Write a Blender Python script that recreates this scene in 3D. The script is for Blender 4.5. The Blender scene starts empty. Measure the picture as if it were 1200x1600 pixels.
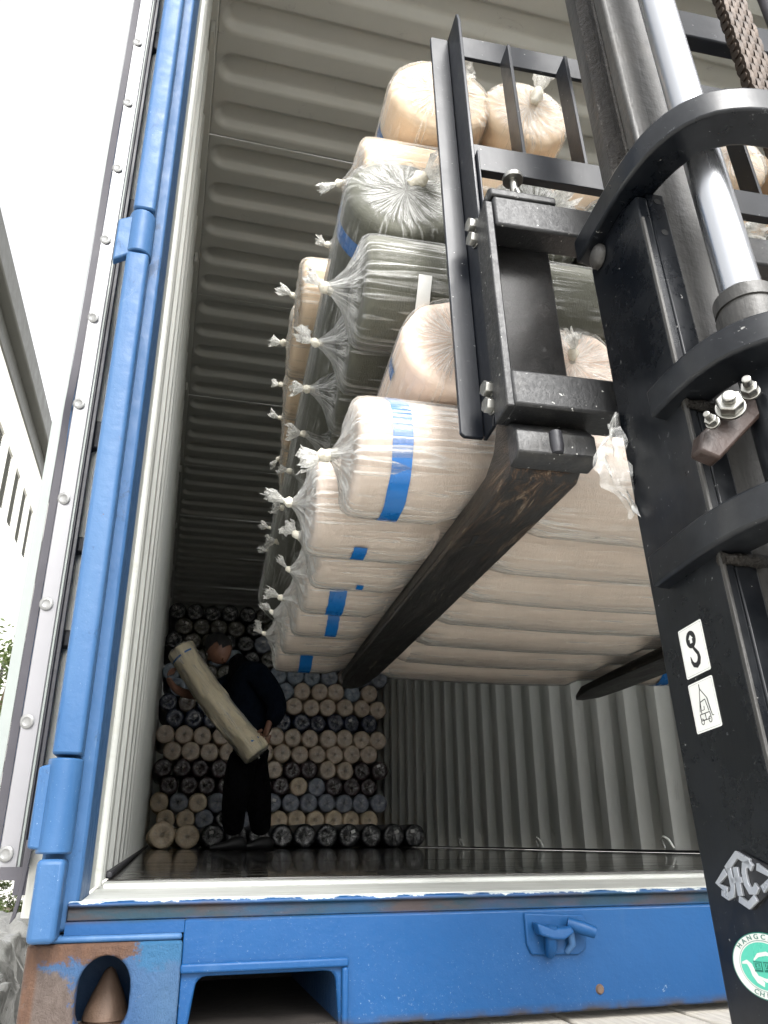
import bpy, bmesh, math, random
from math import sin, cos, pi, radians, sqrt, atan2, exp
from mathutils import Vector, Matrix, noise as MN

S = bpy.context.scene
COL = S.collection
R = random.Random(7)

# ------------------------------------------------------------------ camera
CAM = Vector((0.0745, 0.0, 1.6097))
yaw, pitch, roll = 0.2645944, 0.39199176, -0.00520702
fwd = Vector((sin(yaw) * cos(pitch), cos(yaw) * cos(pitch), sin(pitch)))
rt = Vector((cos(yaw), -sin(yaw), 0.0))
up = rt.cross(fwd)
rt2 = rt * cos(roll) + up * sin(roll)
up2 = -rt * sin(roll) + up * cos(roll)
cd = bpy.data.cameras.new('camera')
cam = bpy.data.objects.new('camera', cd)
COL.objects.link(cam)
cam.matrix_world = Matrix(((rt2.x, up2.x, -fwd.x, CAM.x), (rt2.y, up2.y, -fwd.y, CAM.y), (rt2.z, up2.z, -fwd.z, CAM.z), (0, 0, 0, 1)))
cd.sensor_fit = 'HORIZONTAL'
cd.sensor_width = 36.0
cd.lens = 36.0 * 1240.07 / 1200.0
cd.clip_start = 0.02
cd.clip_end = 600
S.camera = cam

# ------------------------------------------------------------------ light
SUN_EL, SUN_AZ = 46.0, 173.0      # azimuth of the sun measured clockwise from +Y
W = bpy.data.worlds.new("World")
S.world = W
W.use_nodes = True
wn = W.node_tree
for n in list(wn.nodes): wn.nodes.remove(n)
sky = wn.nodes.new('ShaderNodeTexSky'); sky.sky_type = 'NISHITA'; sky.sun_disc = False
sky.sun_elevation = radians(SUN_EL); sky.sun_rotation = radians(SUN_AZ)
sky.air_density = 1.0; sky.dust_density = 4.0; sky.ozone_density = 1.0
hs = wn.nodes.new('ShaderNodeHueSaturation'); hs.inputs['Saturation'].default_value = 0.06; hs.inputs['Value'].default_value = 1.1
bgn = wn.nodes.new('ShaderNodeBackground'); bgn.inputs['Strength'].default_value = 0.15
wo = wn.nodes.new('ShaderNodeOutputWorld')
wn.links.new(sky.outputs[0], hs.inputs['Color']); wn.links.new(hs.outputs[0], bgn.inputs['Color'])
wn.links.new(bgn.outputs[0], wo.inputs['Surface'])
sl = bpy.data.lights.new('sun', 'SUN'); sl.energy = 1.0; sl.angle = radians(25); sl.color = (1.0, 0.975, 0.94)
so = bpy.data.objects.new('sun', sl); COL.objects.link(so)
az, el = radians(SUN_AZ), radians(SUN_EL)
sd = Vector((sin(az) * cos(el), cos(az) * cos(el), sin(el)))
so.rotation_euler = sd.to_track_quat('Z', 'Y').to_euler()
so.location = (-6, -6, 12)
S.view_settings.view_transform = 'Standard'
S.view_settings.look = 'None'
S.view_settings.exposure = 1.72
S.view_settings.gamma = 1.0
S.view_settings.use_curve_mapping = False
S.cycles.use_denoising = True
S.cycles.max_bounces = 12
S.cycles.diffuse_bounces = 8
S.cycles.glossy_bounces = 5
S.cycles.transparent_max_bounces = 24
S.cycles.caustics_reflective = False
S.cycles.caustics_refractive = False
S.cycles.sample_clamp_indirect = 6

# ------------------------------------------------------------------ node helper
class N:
    def __init__(s, name):
        s.m = bpy.data.materials.new(name); s.m.use_nodes = True
        s.t = s.m.node_tree
        for n in list(s.t.nodes): s.t.nodes.remove(n)
        s.out = s.t.nodes.new('ShaderNodeOutputMaterial')
        tc = s.t.nodes.new('ShaderNodeTexCoord'); s.obj = tc.outputs['Object']
        s.sep = None
    def lk(s, sock, v):
        if isinstance(v, (int, float)):
            if sock.type == 'RGBA': sock.default_value = (v, v, v, 1)
            elif sock.type == 'VECTOR': sock.default_value = (v, v, v)
            else: sock.default_value = v
        elif isinstance(v, (tuple, list)):
            sock.default_value = tuple(v) + ((1,) if sock.type == 'RGBA' and len(v) == 3 else ())
        else: s.t.links.new(v, sock)
    def vscale(s, vec, sc):
        n = s.t.nodes.new('ShaderNodeMapping'); s.lk(n.inputs[0], vec); n.inputs['Scale'].default_value = sc
        return n.outputs[0]
    def xyz(s, vec=None):
        n = s.t.nodes.new('ShaderNodeSeparateXYZ'); s.lk(n.inputs[0], vec or s.obj); return n.outputs
    def comb(s, x, y, z):
        n = s.t.nodes.new('ShaderNodeCombineXYZ')
        for i, v in enumerate((x, y, z)): s.lk(n.inputs[i], v)
        return n.outputs[0]
    def noise(s, scale, detail=3, rough=.55, vec=None, dist=0, sc=None):
        n = s.t.nodes.new('ShaderNodeTexNoise')
        v = vec or s.obj
        if sc: v = s.vscale(v, sc)
        s.lk(n.inputs['Vector'], v); n.inputs['Scale'].default_value = scale
        n.inputs['Detail'].default_value = detail; n.inputs['Roughness'].default_value = rough
        n.inputs['Distortion'].default_value = dist
        return n.outputs['Fac']
    def vor(s, scale, vec=None, feat='F1'):
        n = s.t.nodes.new('ShaderNodeTexVoronoi'); n.feature = feat
        s.lk(n.inputs['Vector'], vec or s.obj); n.inputs['Scale'].default_value = scale
        return n.outputs['Distance']
    def ramp(s, fac, lo, hi, a=0.0, b=1.0):
        n = s.t.nodes.new('ShaderNodeMapRange'); s.lk(n.inputs[0], fac)
        n.inputs[1].default_value = lo; n.inputs[2].default_value = hi
        n.inputs[3].default_value = a; n.inputs[4].default_value = b; n.clamp = True
        return n.outputs[0]
    def math(s, op, a, b=0.0, c=None):
        n = s.t.nodes.new('ShaderNodeMath'); n.operation = op
        s.lk(n.inputs[0], a); s.lk(n.inputs[1], b)
        if c is not None: s.lk(n.inputs[2], c)
        return n.outputs[0]
    def vmath(s, op, a, b=None):
        n = s.t.nodes.new('ShaderNodeVectorMath'); n.operation = op
        s.lk(n.inputs[0], a)
        if b is not None: s.lk(n.inputs[1], b)
        return n.outputs['Value'] if op in ('LENGTH', 'DOT_PRODUCT') else n.outputs[0]
    def mix(s, fac, a, b):
        n = s.t.nodes.new('ShaderNodeMix'); n.data_type = 'RGBA'
        s.lk(n.inputs[0], fac); s.lk(n.inputs[6], a); s.lk(n.inputs[7], b)
        return n.outputs[2]
    def bump(s, h, strength=.3, dist=.01, normal=None):
        n = s.t.nodes.new('ShaderNodeBump'); n.inputs['Strength'].default_value = strength
        n.inputs['Distance'].default_value = dist; s.lk(n.inputs['Height'], h)
        if normal is not None: s.lk(n.inputs['Normal'], normal)
        return n.outputs[0]
    def bsdf(s, color, rough=.5, metal=0.0, normal=None, coat=0.0, crough=.1, spec=.5, sheen=0):
        n = s.t.nodes.new('ShaderNodeBsdfPrincipled')
        s.lk(n.inputs['Base Color'], color); s.lk(n.inputs['Roughness'], rough); s.lk(n.inputs['Metallic'], metal)
        s.lk(n.inputs['Coat Weight'], coat); s.lk(n.inputs['Coat Roughness'], crough)
        s.lk(n.inputs['Specular IOR Level'], spec)
        if sheen: s.lk(n.inputs['Sheen Weight'], sheen)
        if normal is not None: s.lk(n.inputs['Normal'], normal)
        return n.outputs[0]
    def done(s, shader):
        s.t.links.new(shader, s.out.inputs['Surface']); return s.m

def simple(name, col, rough=.5, metal=0, var=.25, scale=8, bump=.15, coat=0, bd=.004, fine=60):
    n = N(name)
    f = n.noise(scale, 5, .6)
    c = n.mix(n.ramp(f, .3, .7), tuple(x * (1 - var) for x in col), tuple(min(1, x * (1 + var)) for x in col))
    g = n.noise(fine, 4, .6)
    r = n.ramp(f, .25, .75, max(.03, rough - .12), min(1, rough + .12))
    return n.done(n.bsdf(c, r, metal, n.bump(g, bump, bd), coat))

# ------------------------------------------------------------------ materials
def m_blue():
    n = N('blue_container_paint')
    x, y, z = n.xyz()
    big = n.noise(2.2, 4, .6); fine = n.noise(45, 5, .65); streak = n.noise(14, 4, .6, sc=(1, 1, .12))
    col = n.mix(n.ramp(big, .3, .75), (.022, .072, .168), (.042, .104, .220))
    col = n.mix(n.ramp(streak, .52, .75, 0, .45), col, (.075, .14, .24))
    # salt and scratches
    speck = n.ramp(n.noise(330, 4, .8), .655, .70)
    patch = n.ramp(n.noise(5.5, 5, .65), .47, .64)
    col = n.mix(n.math('MULTIPLY', speck, n.math('ADD', n.math('MULTIPLY', patch, .6), .04)), col, (.36, .44, .52))
    wear = n.math('MULTIPLY', n.ramp(n.noise(18, 8, .8, sc=(1, 1, .5), dist=.6), .56, .60), n.ramp(n.noise(3.3, 3), .48, .58))
    col = n.mix(n.math('MULTIPLY', wear, .55), col, (.008, .022, .055))
    lt = n.math('MULTIPLY', n.ramp(n.noise(32, 8, .85, sc=(1, 1, .35), dist=.8), .60, .65), n.ramp(n.noise(2.7, 3, vec=n.vmath('ADD', n.obj, n.comb(3, 1, 2))), .50, .60))
    col = n.mix(n.math('MULTIPLY', lt, .5), col, (.10, .16, .22))
    # thin rust freckles
    ru = n.math('MULTIPLY', n.ramp(n.noise(26, 8, .8), .64, .68), n.ramp(n.noise(4.1, 2), .5, .6))
    col = n.mix(ru, col, (.10, .042, .018))
    h = n.math('ADD', n.math('MULTIPLY', fine, .45), n.noise(9, 5, .65))
    return n.done(n.bsdf(col, n.ramp(fine, .3, .7, .36, .56), 0, n.bump(h, .26, .007), .0, .25, spec=.25))

def m_casting():
    n = N('rusted_blue_casting_paint')
    x, y, z = n.xyz()
    f = n.noise(24, 9, .74, dist=.5); st = n.noise(90, 8, .78, sc=(1, 1, .4))
    # worn to bare brown metal left of the hole, painted right of it
    w1 = n.noise(30, 10, .82, dist=.4); w2 = n.noise(22, 10, .82, vec=n.vmath('ADD', n.obj, n.comb(4, 2, 1)), dist=.4)
    edge = n.math('ADD', x, n.math('MULTIPLY', n.math('SUBTRACT', w1, .5), .10))
    e2 = n.math('ADD', z, n.math('MULTIPLY', n.math('SUBTRACT', w2, .5), .075))
    slope = n.math('ADD', edge, n.math('MULTIPLY', n.math('SUBTRACT', e2, 1.43), .45))
    bare = n.math('MULTIPLY', n.ramp(edge, .012, .0085), n.ramp(n.math('ADD', e2, n.math('MULTIPLY', x, .35)), 1.472, 1.466))
    toprust = n.math('MULTIPLY', n.ramp(e2, 1.485, 1.489), n.ramp(edge, .075, .068))
    lrust = n.math('MULTIPLY', n.ramp(x, -.032, -.036), n.ramp(n.noise(60, 6, .8), .34, .42))
    blue = n.mix(n.ramp(n.noise(7, 4), .35, .7), (.008, .048, .14), (.030, .078, .155))
    lb = n.math('MULTIPLY', n.ramp(e2, 1.478, 1.484), n.ramp(edge, .068, .075))
    blue = n.mix(lb, blue, (.010, .075, .165))
    brown = n.mix(n.ramp(st, .35, .7), (.050, .034, .028), (.10, .078, .067))
    orange = n.mix(n.ramp(st, .3, .7), (.045, .020, .012), (.10, .050, .027))
    c = n.mix(bare, blue, brown)
    c = n.mix(n.math('MAXIMUM', toprust, lrust), c, orange)
    fr = n.math('MULTIPLY', n.ramp(n.noise(90, 5, .7), .66, .72), .7)
    c = n.mix(fr, c, (.16, .15, .14))
    return n.done(n.bsdf(c, n.ramp(st, .3, .7, .45, .72), 0, n.bump(n.math('ADD', f, n.math('MULTIPLY', st, .8)), .75, .008)))

def m_sill():
    n = N('blue_sill_paint')
    x, y, z = n.xyz()
    wob = n.math('MULTIPLY', n.math('SUBTRACT', n.noise(9, 5, .65), .5), .012)
    zz = n.math('ADD', z, wob)
    big = n.noise(2.2, 4, .6); fine = n.noise(45, 5, .65)
    streak = n.noise(20, 4, .6, sc=(1, 1, .08))
    col = n.mix(n.ramp(big, .3, .75), (.0035, .040, .128), (.009, .060, .17))
    col = n.mix(n.ramp(streak, .55, .78, 0, .4), col, (.035, .085, .17))
    # grimy ledge below the lip
    band = n.math('MULTIPLY', n.ramp(zz, 1.523, 1.529), n.ramp(zz, 1.546, 1.541))
    grime = n.mix(n.ramp(n.noise(7, 5, .7, sc=(1, 1, 4)), .46, .62), (.010, .028, .036), (.04, .028, .020))
    col = n.mix(n.math('MULTIPLY', band, n.ramp(n.noise(5, 4), .25, .5, .45, .92)), col, grime)
    rust = n.math('MULTIPLY', band, n.ramp(n.noise(6, 6, .75), .62, .66))
    col = n.mix(rust, col, (.12, .05, .025))
    # rubbed white paint creeping over the lip
    lip = n.ramp(n.math('ADD', z, n.math('MULTIPLY', n.math('SUBTRACT', n.noise(38, 5, .7), .5), .016)), 1.5452, 1.5462)
    col = n.mix(lip, col, (.40, .44, .44))
    speck = n.ramp(n.noise(360, 4, .8), .635, .69)
    low = n.math('MULTIPLY', n.ramp(n.noise(4.2, 5, .6), .46, .62, .02, 1), n.ramp(z, 1.52, 1.42, .25, 1))
    col = n.mix(n.math('MULTIPLY', n.math('MULTIPLY', speck, low), .8), col, (.36, .44, .50))
    scr = n.math('MULTIPLY', n.ramp(n.noise(26, 6, .8, dist=2.2), .665, .69), n.ramp(n.noise(4, 3), .5, .6))
    col = n.mix(scr, col, (.22, .28, .34))
    under = n.ramp(zz, 1.420, 1.410)
    col = n.mix(n.math('MULTIPLY', under, n.ramp(n.noise(30, 5), .4, .6, .3, 1)), col, (.035, .03, .028))
    return n.done(n.bsdf(col, n.ramp(fine, .3, .7, .34, .55), 0, n.bump(n.math('ADD', n.math('MULTIPLY', fine, .4), n.noise(12, 5, .65)), .26, .007), .0, .22, spec=.22))

def m_white():
    n = N('scuffed_white_frame_paint')
    f = n.noise(5, 6, .7); g = n.noise(40, 5, .7, sc=(.25, 1, 1))
    c = n.mix(n.ramp(f, .35, .7), (.34, .35, .33), (.45, .46, .435))
    c = n.mix(n.math('MULTIPLY', n.ramp(g, .54, .66), .45), c, (.30, .30, .26))
    ru = n.math('MULTIPLY', n.ramp(n.noise(30, 5, .7), .665, .70), n.ramp(n.noise(6, 2), .52, .6))
    c = n.mix(ru, c, (.30, .15, .06))
    return n.done(n.bsdf(c, n.ramp(g, .3, .7, .35, .6), 0, n.bump(n.noise(30, 5), .2, .004), .1, .3))

def m_inner(name, a, b, rough=.45):
    n = N(name)
    f = n.noise(1.6, 5, .65); g = n.noise(70, 4, .6)
    c = n.mix(n.ramp(f, .3, .7), a, b)
    sc = n.math('MULTIPLY', n.ramp(n.noise(7, 8, .8, sc=(1, 1, .45), dist=1.4), .60, .70), .55)
    c = n.mix(sc, c, tuple(v * .45 for v in a))
    return n.done(n.bsdf(c, n.ramp(g, .3, .7, rough - .1, rough + .1), 0, n.bump(n.math('ADD', g, n.noise(3, 3)), .08, .006), .1, .3))

def m_floor():
    n = N('wet_dark_plywood')
    grain = n.noise(9, 6, .7, sc=(1.0, 14, 14)); f = n.noise(3, 5, .65); x, y, z = n.xyz()
    c = n.mix(n.ramp(grain, .35, .7), (.007, .0065, .006), (.022, .020, .018))
    worn = n.math('MULTIPLY', n.ramp(y, 2.5, 1.55), n.ramp(n.noise(22, 6, .75, sc=(.3, 1, 1)), .40, .60))
    c = n.mix(n.math('MULTIPLY', worn, .6), c, (.11, .105, .095))
    flakes = n.math('MULTIPLY', n.ramp(n.noise(85, 3, .6), .70, .73), n.ramp(y, 3.6, 1.6))
    c = n.mix(flakes, c, (.5, .5, .47))
    wet = n.noise(4, 5, .7, sc=(.35, 5, 1), dist=.6)
    r = n.ramp(n.math('ADD', n.math('MULTIPLY', worn, .35), n.math('MULTIPLY', wet, .9)), .38, .72, .02, .34)
    return n.done(n.bsdf(c, r, 0, n.bump(n.math('ADD', grain, n.math('MULTIPLY', wet, 1.5)), .10, .004), .5, .04, spec=.8))

def m_black(name='gloss_black_mast_paint', lo=.20, base=(.0018, .0025, .0038), dust=(.022, .024, .027), ds=.55):
    n = N(name)
    f = n.noise(4, 5, .65); fine = n.noise(60, 4, .6)
    scr = n.noise(55, 4, .7, vec=n.vscale(n.obj, (1, 1, .07)), dist=.3)
    scr2 = n.noise(70, 5, .75, vec=n.vscale(n.vmath('ADD', n.obj, n.comb(.3, .1, 0)), (.3, 1, 1)), dist=1.5)
    c = n.mix(n.ramp(f, .35, .75), base, tuple(v * 1.9 for v in base))
    d = n.math('MULTIPLY', n.ramp(n.noise(3.4, 8, .78), .44, .66), ds)
    c = n.mix(n.math('MULTIPLY', d, n.ramp(fine, .35, .65, .4, 1)), c, dust)
    c = n.mix(n.math('MULTIPLY', n.ramp(scr2, .655, .69), .5), c, (.13, .135, .14))
    ch = n.math('MULTIPLY', n.ramp(n.noise(120, 3, .6), .71, .735), .7)
    c = n.mix(ch, c, (.30, .30, .29))
    r = n.math('ADD', n.ramp(f, .3, .7, lo, lo + .12), n.math('MULTIPLY', d, .4))
    h = n.math('ADD', n.math('MULTIPLY', scr, .25), n.math('MULTIPLY', n.noise(18, 3), .6))
    return n.done(n.bsdf(c, r, 0, n.bump(h, .14, .004), .08, .14, spec=.28))

def m_cast_iron():
    n = N('rough_black_carriage_paint')
    f = n.noise(6, 6, .7); g = n.noise(130, 5, .7)
    c = n.mix(n.ramp(f, .35, .7), (.0045, .005, .006), (.014, .014, .014))
    c = n.mix(n.math('MULTIPLY', n.ramp(n.noise(16, 7, .75), .52, .72), .6), c, (.048, .046, .040))
    ch = n.ramp(n.noise(160, 2, .5), .715, .735)
    c = n.mix(ch, c, (.42, .42, .40))
    return n.done(n.bsdf(c, n.ramp(g, .3, .7, .36, .62), 0, n.bump(n.math('ADD', g, f), .35, .003), .1, .3))

def m_grease():
    n = N('greasy_mast_rail')
    f = n.noise(9, 6, .75, sc=(1, 1, .25)); g = n.noise(75, 5, .75)
    c = n.mix(n.ramp(f, .35, .65), (.010, .0085, .007), (.042, .036, .030))
    c = n.mix(n.math('MULTIPLY', n.ramp(g, .55, .60), n.ramp(f, .45, .6)), c, (.20, .195, .185))
    c = n.mix(n.math('MULTIPLY', n.ramp(g, .40, .34), .8), c, (.02, .018, .016))
    return n.done(n.bsdf(c, n.ramp(g, .3, .7, .22, .6), .35, n.bump(n.math('ADD', g, f), .9, .012)))

def m_raw():
    n = N('worn_grey_channel_steel')
    st = n.noise(30, 5, .7, sc=(1, 1, .05)); f = n.noise(7, 6, .7)
    c = n.mix(n.ramp(st, .3, .7), (.022, .0215, .0205), (.075, .073, .069))
    c = n.mix(n.math('MULTIPLY', n.ramp(f, .55, .7), .8), c, (.05, .045, .04))
    return n.done(n.bsdf(c, n.ramp(st, .3, .7, .38, .62), .3, n.bump(n.math('ADD', st, n.noise(60, 5)), .4, .004)))

def m_fork():
    n = N('scraped_fork_steel')
    # local coords are forklift aligned metres: x across, y along the blade
    st = n.noise(16, 7, .85, sc=(1.0, .22, 1.0), dist=1.2); st2 = n.noise(44, 7, .88, sc=(1.0, .14, 1.0), dist=1.2)
    f = n.noise(5, 5, .7); x, y, z = n.xyz()
    c = n.mix(n.ramp(st, .35, .65), (.0018, .0018, .0018), (.010, .008, .0065))
    rust = n.math('MULTIPLY', n.math('MULTIPLY', n.ramp(st2, .50, .64), n.ramp(n.math('ADD', y, n.math('MULTIPLY', f, .5)), 1.45, 1.0)), n.ramp(z, 2.075, 2.045))
    c = n.mix(n.math('MULTIPLY', rust, .9), c, (.16, .075, .026))
    c = n.mix(n.math('MULTIPLY', n.math('MULTIPLY', n.ramp(st2, .575, .66), .85), n.ramp(z, 2.075, 2.045)), c, (.30, .26, .20))
    return n.done(n.bsdf(c, n.ramp(st, .3, .7, .28, .6), .25, n.bump(n.math('ADD', st, st2), .9, .006), .25, .25))

def m_chrome(name='chromed_cylinder_rod', c=(.50, .51, .53), r=.24):
    n = N(name)
    g = n.noise(40, 4, .6, sc=(1, 1, .05))
    return n.done(n.bsdf(n.mix(n.ramp(g, .3, .7), c, tuple(v * .85 for v in c)), n.ramp(g, .3, .7, r - .04, r + .1), 1.0, n.bump(g, .05, .001)))

def m_fabric(name, a, b, weave=True, scale=1.0):
    """knitted cloth of a roll; object +X is the roll's axis"""
    n = N(name)
    x, y, z = n.xyz()
    ring = n.noise(38, 3, .6, sc=(1, .3, .3)); lum = n.noise(4 * scale, 3, .55); fine = n.noise(420, 2, .5, sc=(1, .4, .4))
    c = n.mix(n.ramp(lum, .3, .7), a, b)
    c = n.mix(n.ramp(ring, .35, .7, 0, .3), c, tuple(v * .88 for v in a))
    h = n.math('ADD', n.math('MULTIPLY', ring, .6), n.math('ADD', lum, n.math('MULTIPLY', fine, .35)))
    return n.done(n.bsdf(c, .85, 0, n.bump(h, .35, .004), 0, spec=.2, sheen=.15))

def pleatvec(n, k, ax):
    """folds that run along the roll on its side and towards the knot on its ends"""
    x, y, z = n.xyz()
    d = n.vmath('NORMALIZE', n.comb(0.0001, y, z))
    rad = n.vmath('LENGTH', n.comb(0.0, y, z))
    sv = n.vmath('MULTIPLY', d, (k, k, k))
    return n.vmath('ADD', sv, n.comb(n.math('MULTIPLY', x, ax), n.math('MULTIPLY', rad, 9.0), 0.0)), rad

def m_film(name, tint=(.80, .80, .77), amt=1.0, clear=.06, bs=1.0, body=.28):
    n = N(name)
    pv, rad = pleatvec(n, 7.0, 4.0)
    p1 = n.noise(1.0, 6, .72, vec=pv, dist=.6)
    pv2, _ = pleatvec(n, 1.5, 1.1)
    p2 = n.noise(1.25, 2, .5, vec=pv2, dist=.9)
    pv3, _ = pleatvec(n, 3.2, 2.0)
    p3 = n.noise(1.2, 2, .5, vec=pv3, dist=1.3)
    free = n.noise(9, 3, .6, dist=1.4)
    endb = n.ramp(rad, .084, .062, .10, 1.0)
    h = n.math('ADD', n.math('MULTIPLY', p1, endb), n.math('ADD', n.math('MULTIPLY', n.math('ADD', p2, n.math('MULTIPLY', p3, .5)), 1.3), n.math('MULTIPLY', free, .7)))
    nor = n.bump(h, .85 * bs, .012)
    ridge = n.math('SUBTRACT', 1.0, n.math('MULTIPLY', n.math('ABSOLUTE', n.math('SUBTRACT', p1, .5)), 13.0))
    ridge = n.ramp(ridge, 0, 1)
    ridge2 = n.ramp(n.math('SUBTRACT', 1.0, n.math('MULTIPLY', n.math('ABSOLUTE', n.math('SUBTRACT', n.math('ADD', n.math('MULTIPLY', p2, .5), n.math('MULTIPLY', p3, .5)), .52)), 34.0)), 0, 1)
    msk = n.ramp(n.noise(5, 3, .6), .41, .56)
    endw = n.ramp(rad, .084, .066, body, 1.0)
    rr = n.math('MULTIPLY', n.math('MAXIMUM', n.math('MULTIPLY', ridge, endw), n.math('MULTIPLY', n.math('MULTIPLY', ridge2, msk), .75)), .55 * amt)  # wrinkle highlights painted in as whitish streaks
    lw = n.t.nodes.new('ShaderNodeLayerWeight'); lw.inputs['Blend'].default_value = .30
    n.lk(lw.inputs['Normal'], nor)
    fac = n.math('ADD', n.math('ADD', rr, clear), n.math('MULTIPLY', lw.outputs['Fresnel'], .6))
    fac = n.math('MINIMUM', fac, .9)
    tr = n.t.nodes.new('ShaderNodeBsdfTransparent'); tr.inputs[0].default_value = (.97, .97, .965, 1)
    sh = n.bsdf(tint, .13, 0, nor, 0, spec=1.0)
    mx = n.t.nodes.new('ShaderNodeMixShader'); n.lk(mx.inputs[0], fac)
    n.t.links.new(tr.outputs[0], mx.inputs[1]); n.t.links.new(sh, mx.inputs[2])
    return n.done(mx.outputs[0])

def m_tuft():
    n = N('crumpled_plastic_tail')
    f = n.noise(55, 4, .7, dist=1.5)
    nor = n.bump(f, .9, .01)
    lw = n.t.nodes.new('ShaderNodeLayerWeight'); lw.inputs['Blend'].default_value = .4
    n.lk(lw.inputs['Normal'], nor)
    fac = n.math('MINIMUM', n.math('ADD', n.ramp(f, .42, .66, .22, .80), n.math('MULTIPLY', lw.outputs['Facing'], .45)), .95)
    tr = n.t.nodes.new('ShaderNodeBsdfTransparent')
    tl = n.t.nodes.new('ShaderNodeBsdfTranslucent'); tl.inputs[0].default_value = (.85, .85, .82, 1)
    sh = n.bsdf((.80, .79, .75), .16, 0, nor, 0, spec=.8)
    m1 = n.t.nodes.new('ShaderNodeMixShader'); m1.inputs[0].default_value = .5
    n.t.links.new(sh, m1.inputs[1]); n.t.links.new(tl.outputs[0], m1.inputs[2])
    mx = n.t.nodes.new('ShaderNodeMixShader'); n.lk(mx.inputs[0], fac)
    n.t.links.new(tr.outputs[0], mx.inputs[1]); n.t.links.new(m1.outputs[0], mx.inputs[2])
    return n.done(mx.outputs[0])

def m_knot():
    n = N('twisted_plastic_knot')
    f = n.noise(90, 4, .7, dist=1.0)
    return n.done(n.bsdf(n.mix(n.ramp(f, .3, .7), (.55, .50, .38), (.78, .75, .66)), .3, 0, n.bump(f, .9, .006), .3, .1))

def m_stackroll(name, a, b, shine=.5, core=(.12, .09, .06)):
    """roll seen end on in the stack: cloth under taut film; folds meet at the middle"""
    n = N(name)
    pv, rad = pleatvec(n, 7.0, 3.0)
    p = n.noise(1.0, 4, .7, vec=pv, dist=.8)
    n3 = n.noise(23, 3, .6)
    ridge = n.ramp(n.math('SUBTRACT', 1.0, n.math('MULTIPLY', n.math('ABSOLUTE', n.math('SUBTRACT', p, .5)), 24.0)), 0, 1)
    c = n.mix(n.ramp(n3, .3, .7), a, b)
    x, y, z = n.xyz()
    c = n.mix(n.ramp(rad, .022, .010, 0, .55), c, core)
    ring = n.noise(1.0, 3, .6, vec=n.comb(n.math('MULTIPLY', rad, 160.0), 0, 0))
    c = n.mix(n.ramp(ring, .4, .6, 0, .25), c, tuple(v * .6 for v in a))
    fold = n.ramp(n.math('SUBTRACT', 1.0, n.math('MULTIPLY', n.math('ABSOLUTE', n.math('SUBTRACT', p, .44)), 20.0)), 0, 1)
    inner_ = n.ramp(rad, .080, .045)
    c = n.mix(n.math('MULTIPLY', n.math('MULTIPLY', fold, inner_), .55), c, tuple(v * .35 for v in a))  # crease shade near the middle painted darker into the cloth colour
    glint = n.math('MULTIPLY', n.math('MULTIPLY', n.math('MULTIPLY', ridge, n.ramp(n.noise(24, 3), .42, .56)), n.ramp(rad, .085, .055)), shine)
    c = n.mix(glint, c, (.80, .80, .78))  # film glints painted pale into the base colour
    return n.done(n.bsdf(c, n.ramp(n3, .3, .7, .28, .42), 0, n.bump(n.math('ADD', p, n.math('MULTIPLY', n3, .4)), .9, .012), .35, .15, spec=.5))

M = {}
M['blue'] = m_blue(); M['casting'] = m_casting(); M['sill'] = m_sill(); M['white'] = m_white()
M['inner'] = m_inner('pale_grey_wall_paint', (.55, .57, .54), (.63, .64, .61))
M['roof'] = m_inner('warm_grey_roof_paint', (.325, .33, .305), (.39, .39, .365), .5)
M['floor'] = m_floor()
M['black'] = m_black(); M['backrest'] = m_black('satin_black_backrest_paint', .30, (.003, .0042, .007), (.018, .022, .030), .35)
M['iron'] = m_cast_iron(); M['grease'] = m_grease(); M['raw'] = m_raw(); M['fork'] = m_fork()
M['pocket_shade'] = simple('shaded_brown_pocket_steel', (.014, .0105, .008), .8, 0, .4, 20, .4)  # near-black brown that carries the shade inside the pockets
M['ink0'] = simple('flat_black_marking', (.001, .001, .001), .7, 0, .1, 10, .1)
M['chrome'] = m_chrome(); M['zinc'] = m_chrome('zinc_plated_bolt', (.36, .355, .33), .32)
M['chain'] = simple('oiled_brown_chain_steel', (.062, .047, .037), .42, .6, .3, 40, .3)
M['beige'] = m_fabric('peach_beige_knit', (.53, .445, .380), (.61, .52, .45))
M['cream'] = m_fabric('warm_cream_knit', (.62, .475, .33), (.69, .55, .405))
M['straw'] = m_fabric('straw_coloured_cloth', (.56, .49, .34), (.68, .61, .45))
M['blush'] = m_fabric('pale_blush_knit', (.74, .59, .49), (.80, .665, .565))
M['olive'] = m_fabric('grey_olive_knit', (.060, .062, .044), (.098, .098, .072))
M['filmA'] = m_film('clear_plastic_wrap', amt=1.05, clear=.04, bs=1.1, body=.06)
M['filmB'] = m_film('cloudy_plastic_wrap', amt=.75, clear=.015, bs=.85, body=.04)
M['scrap'] = m_film('torn_plastic_scrap', amt=.45, clear=.035, bs=1.0, body=1.0)
M['tuft'] = m_tuft(); M['knot'] = m_knot()
M['tape'] = simple('glossy_blue_tape', (.006, .115, .36), .3, 0, .12, 14, .25, .3)
M['slip'] = simple('white_paper_slip', (.60, .60, .58), .7, 0, .06, 14, .1)
M['gasket'] = simple('black_rubber_gasket', (.048, .045, .052), .6, 0, .2, 10, .15)
M['lip'] = simple('pale_grey_rubber_lip', (.20, .22, .21), .5, 0, .06, 6, .05)
M['strip'] = simple('aluminium_gasket_strip', (.20, .197, .205), .35, .1, .06, 4, .06)
M['rodw'] = simple('white_painted_lock_rod', (.60, .60, .55), .4, 0, .1, 8, .1)
M['dark'] = simple('dark_door_fitting', (.018, .018, .022), .5, 0, .3, 12, .2)
M['cone'] = simple('rusted_steel_cone', (.11, .070, .048), .62, .2, .4, 30, .5)

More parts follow.
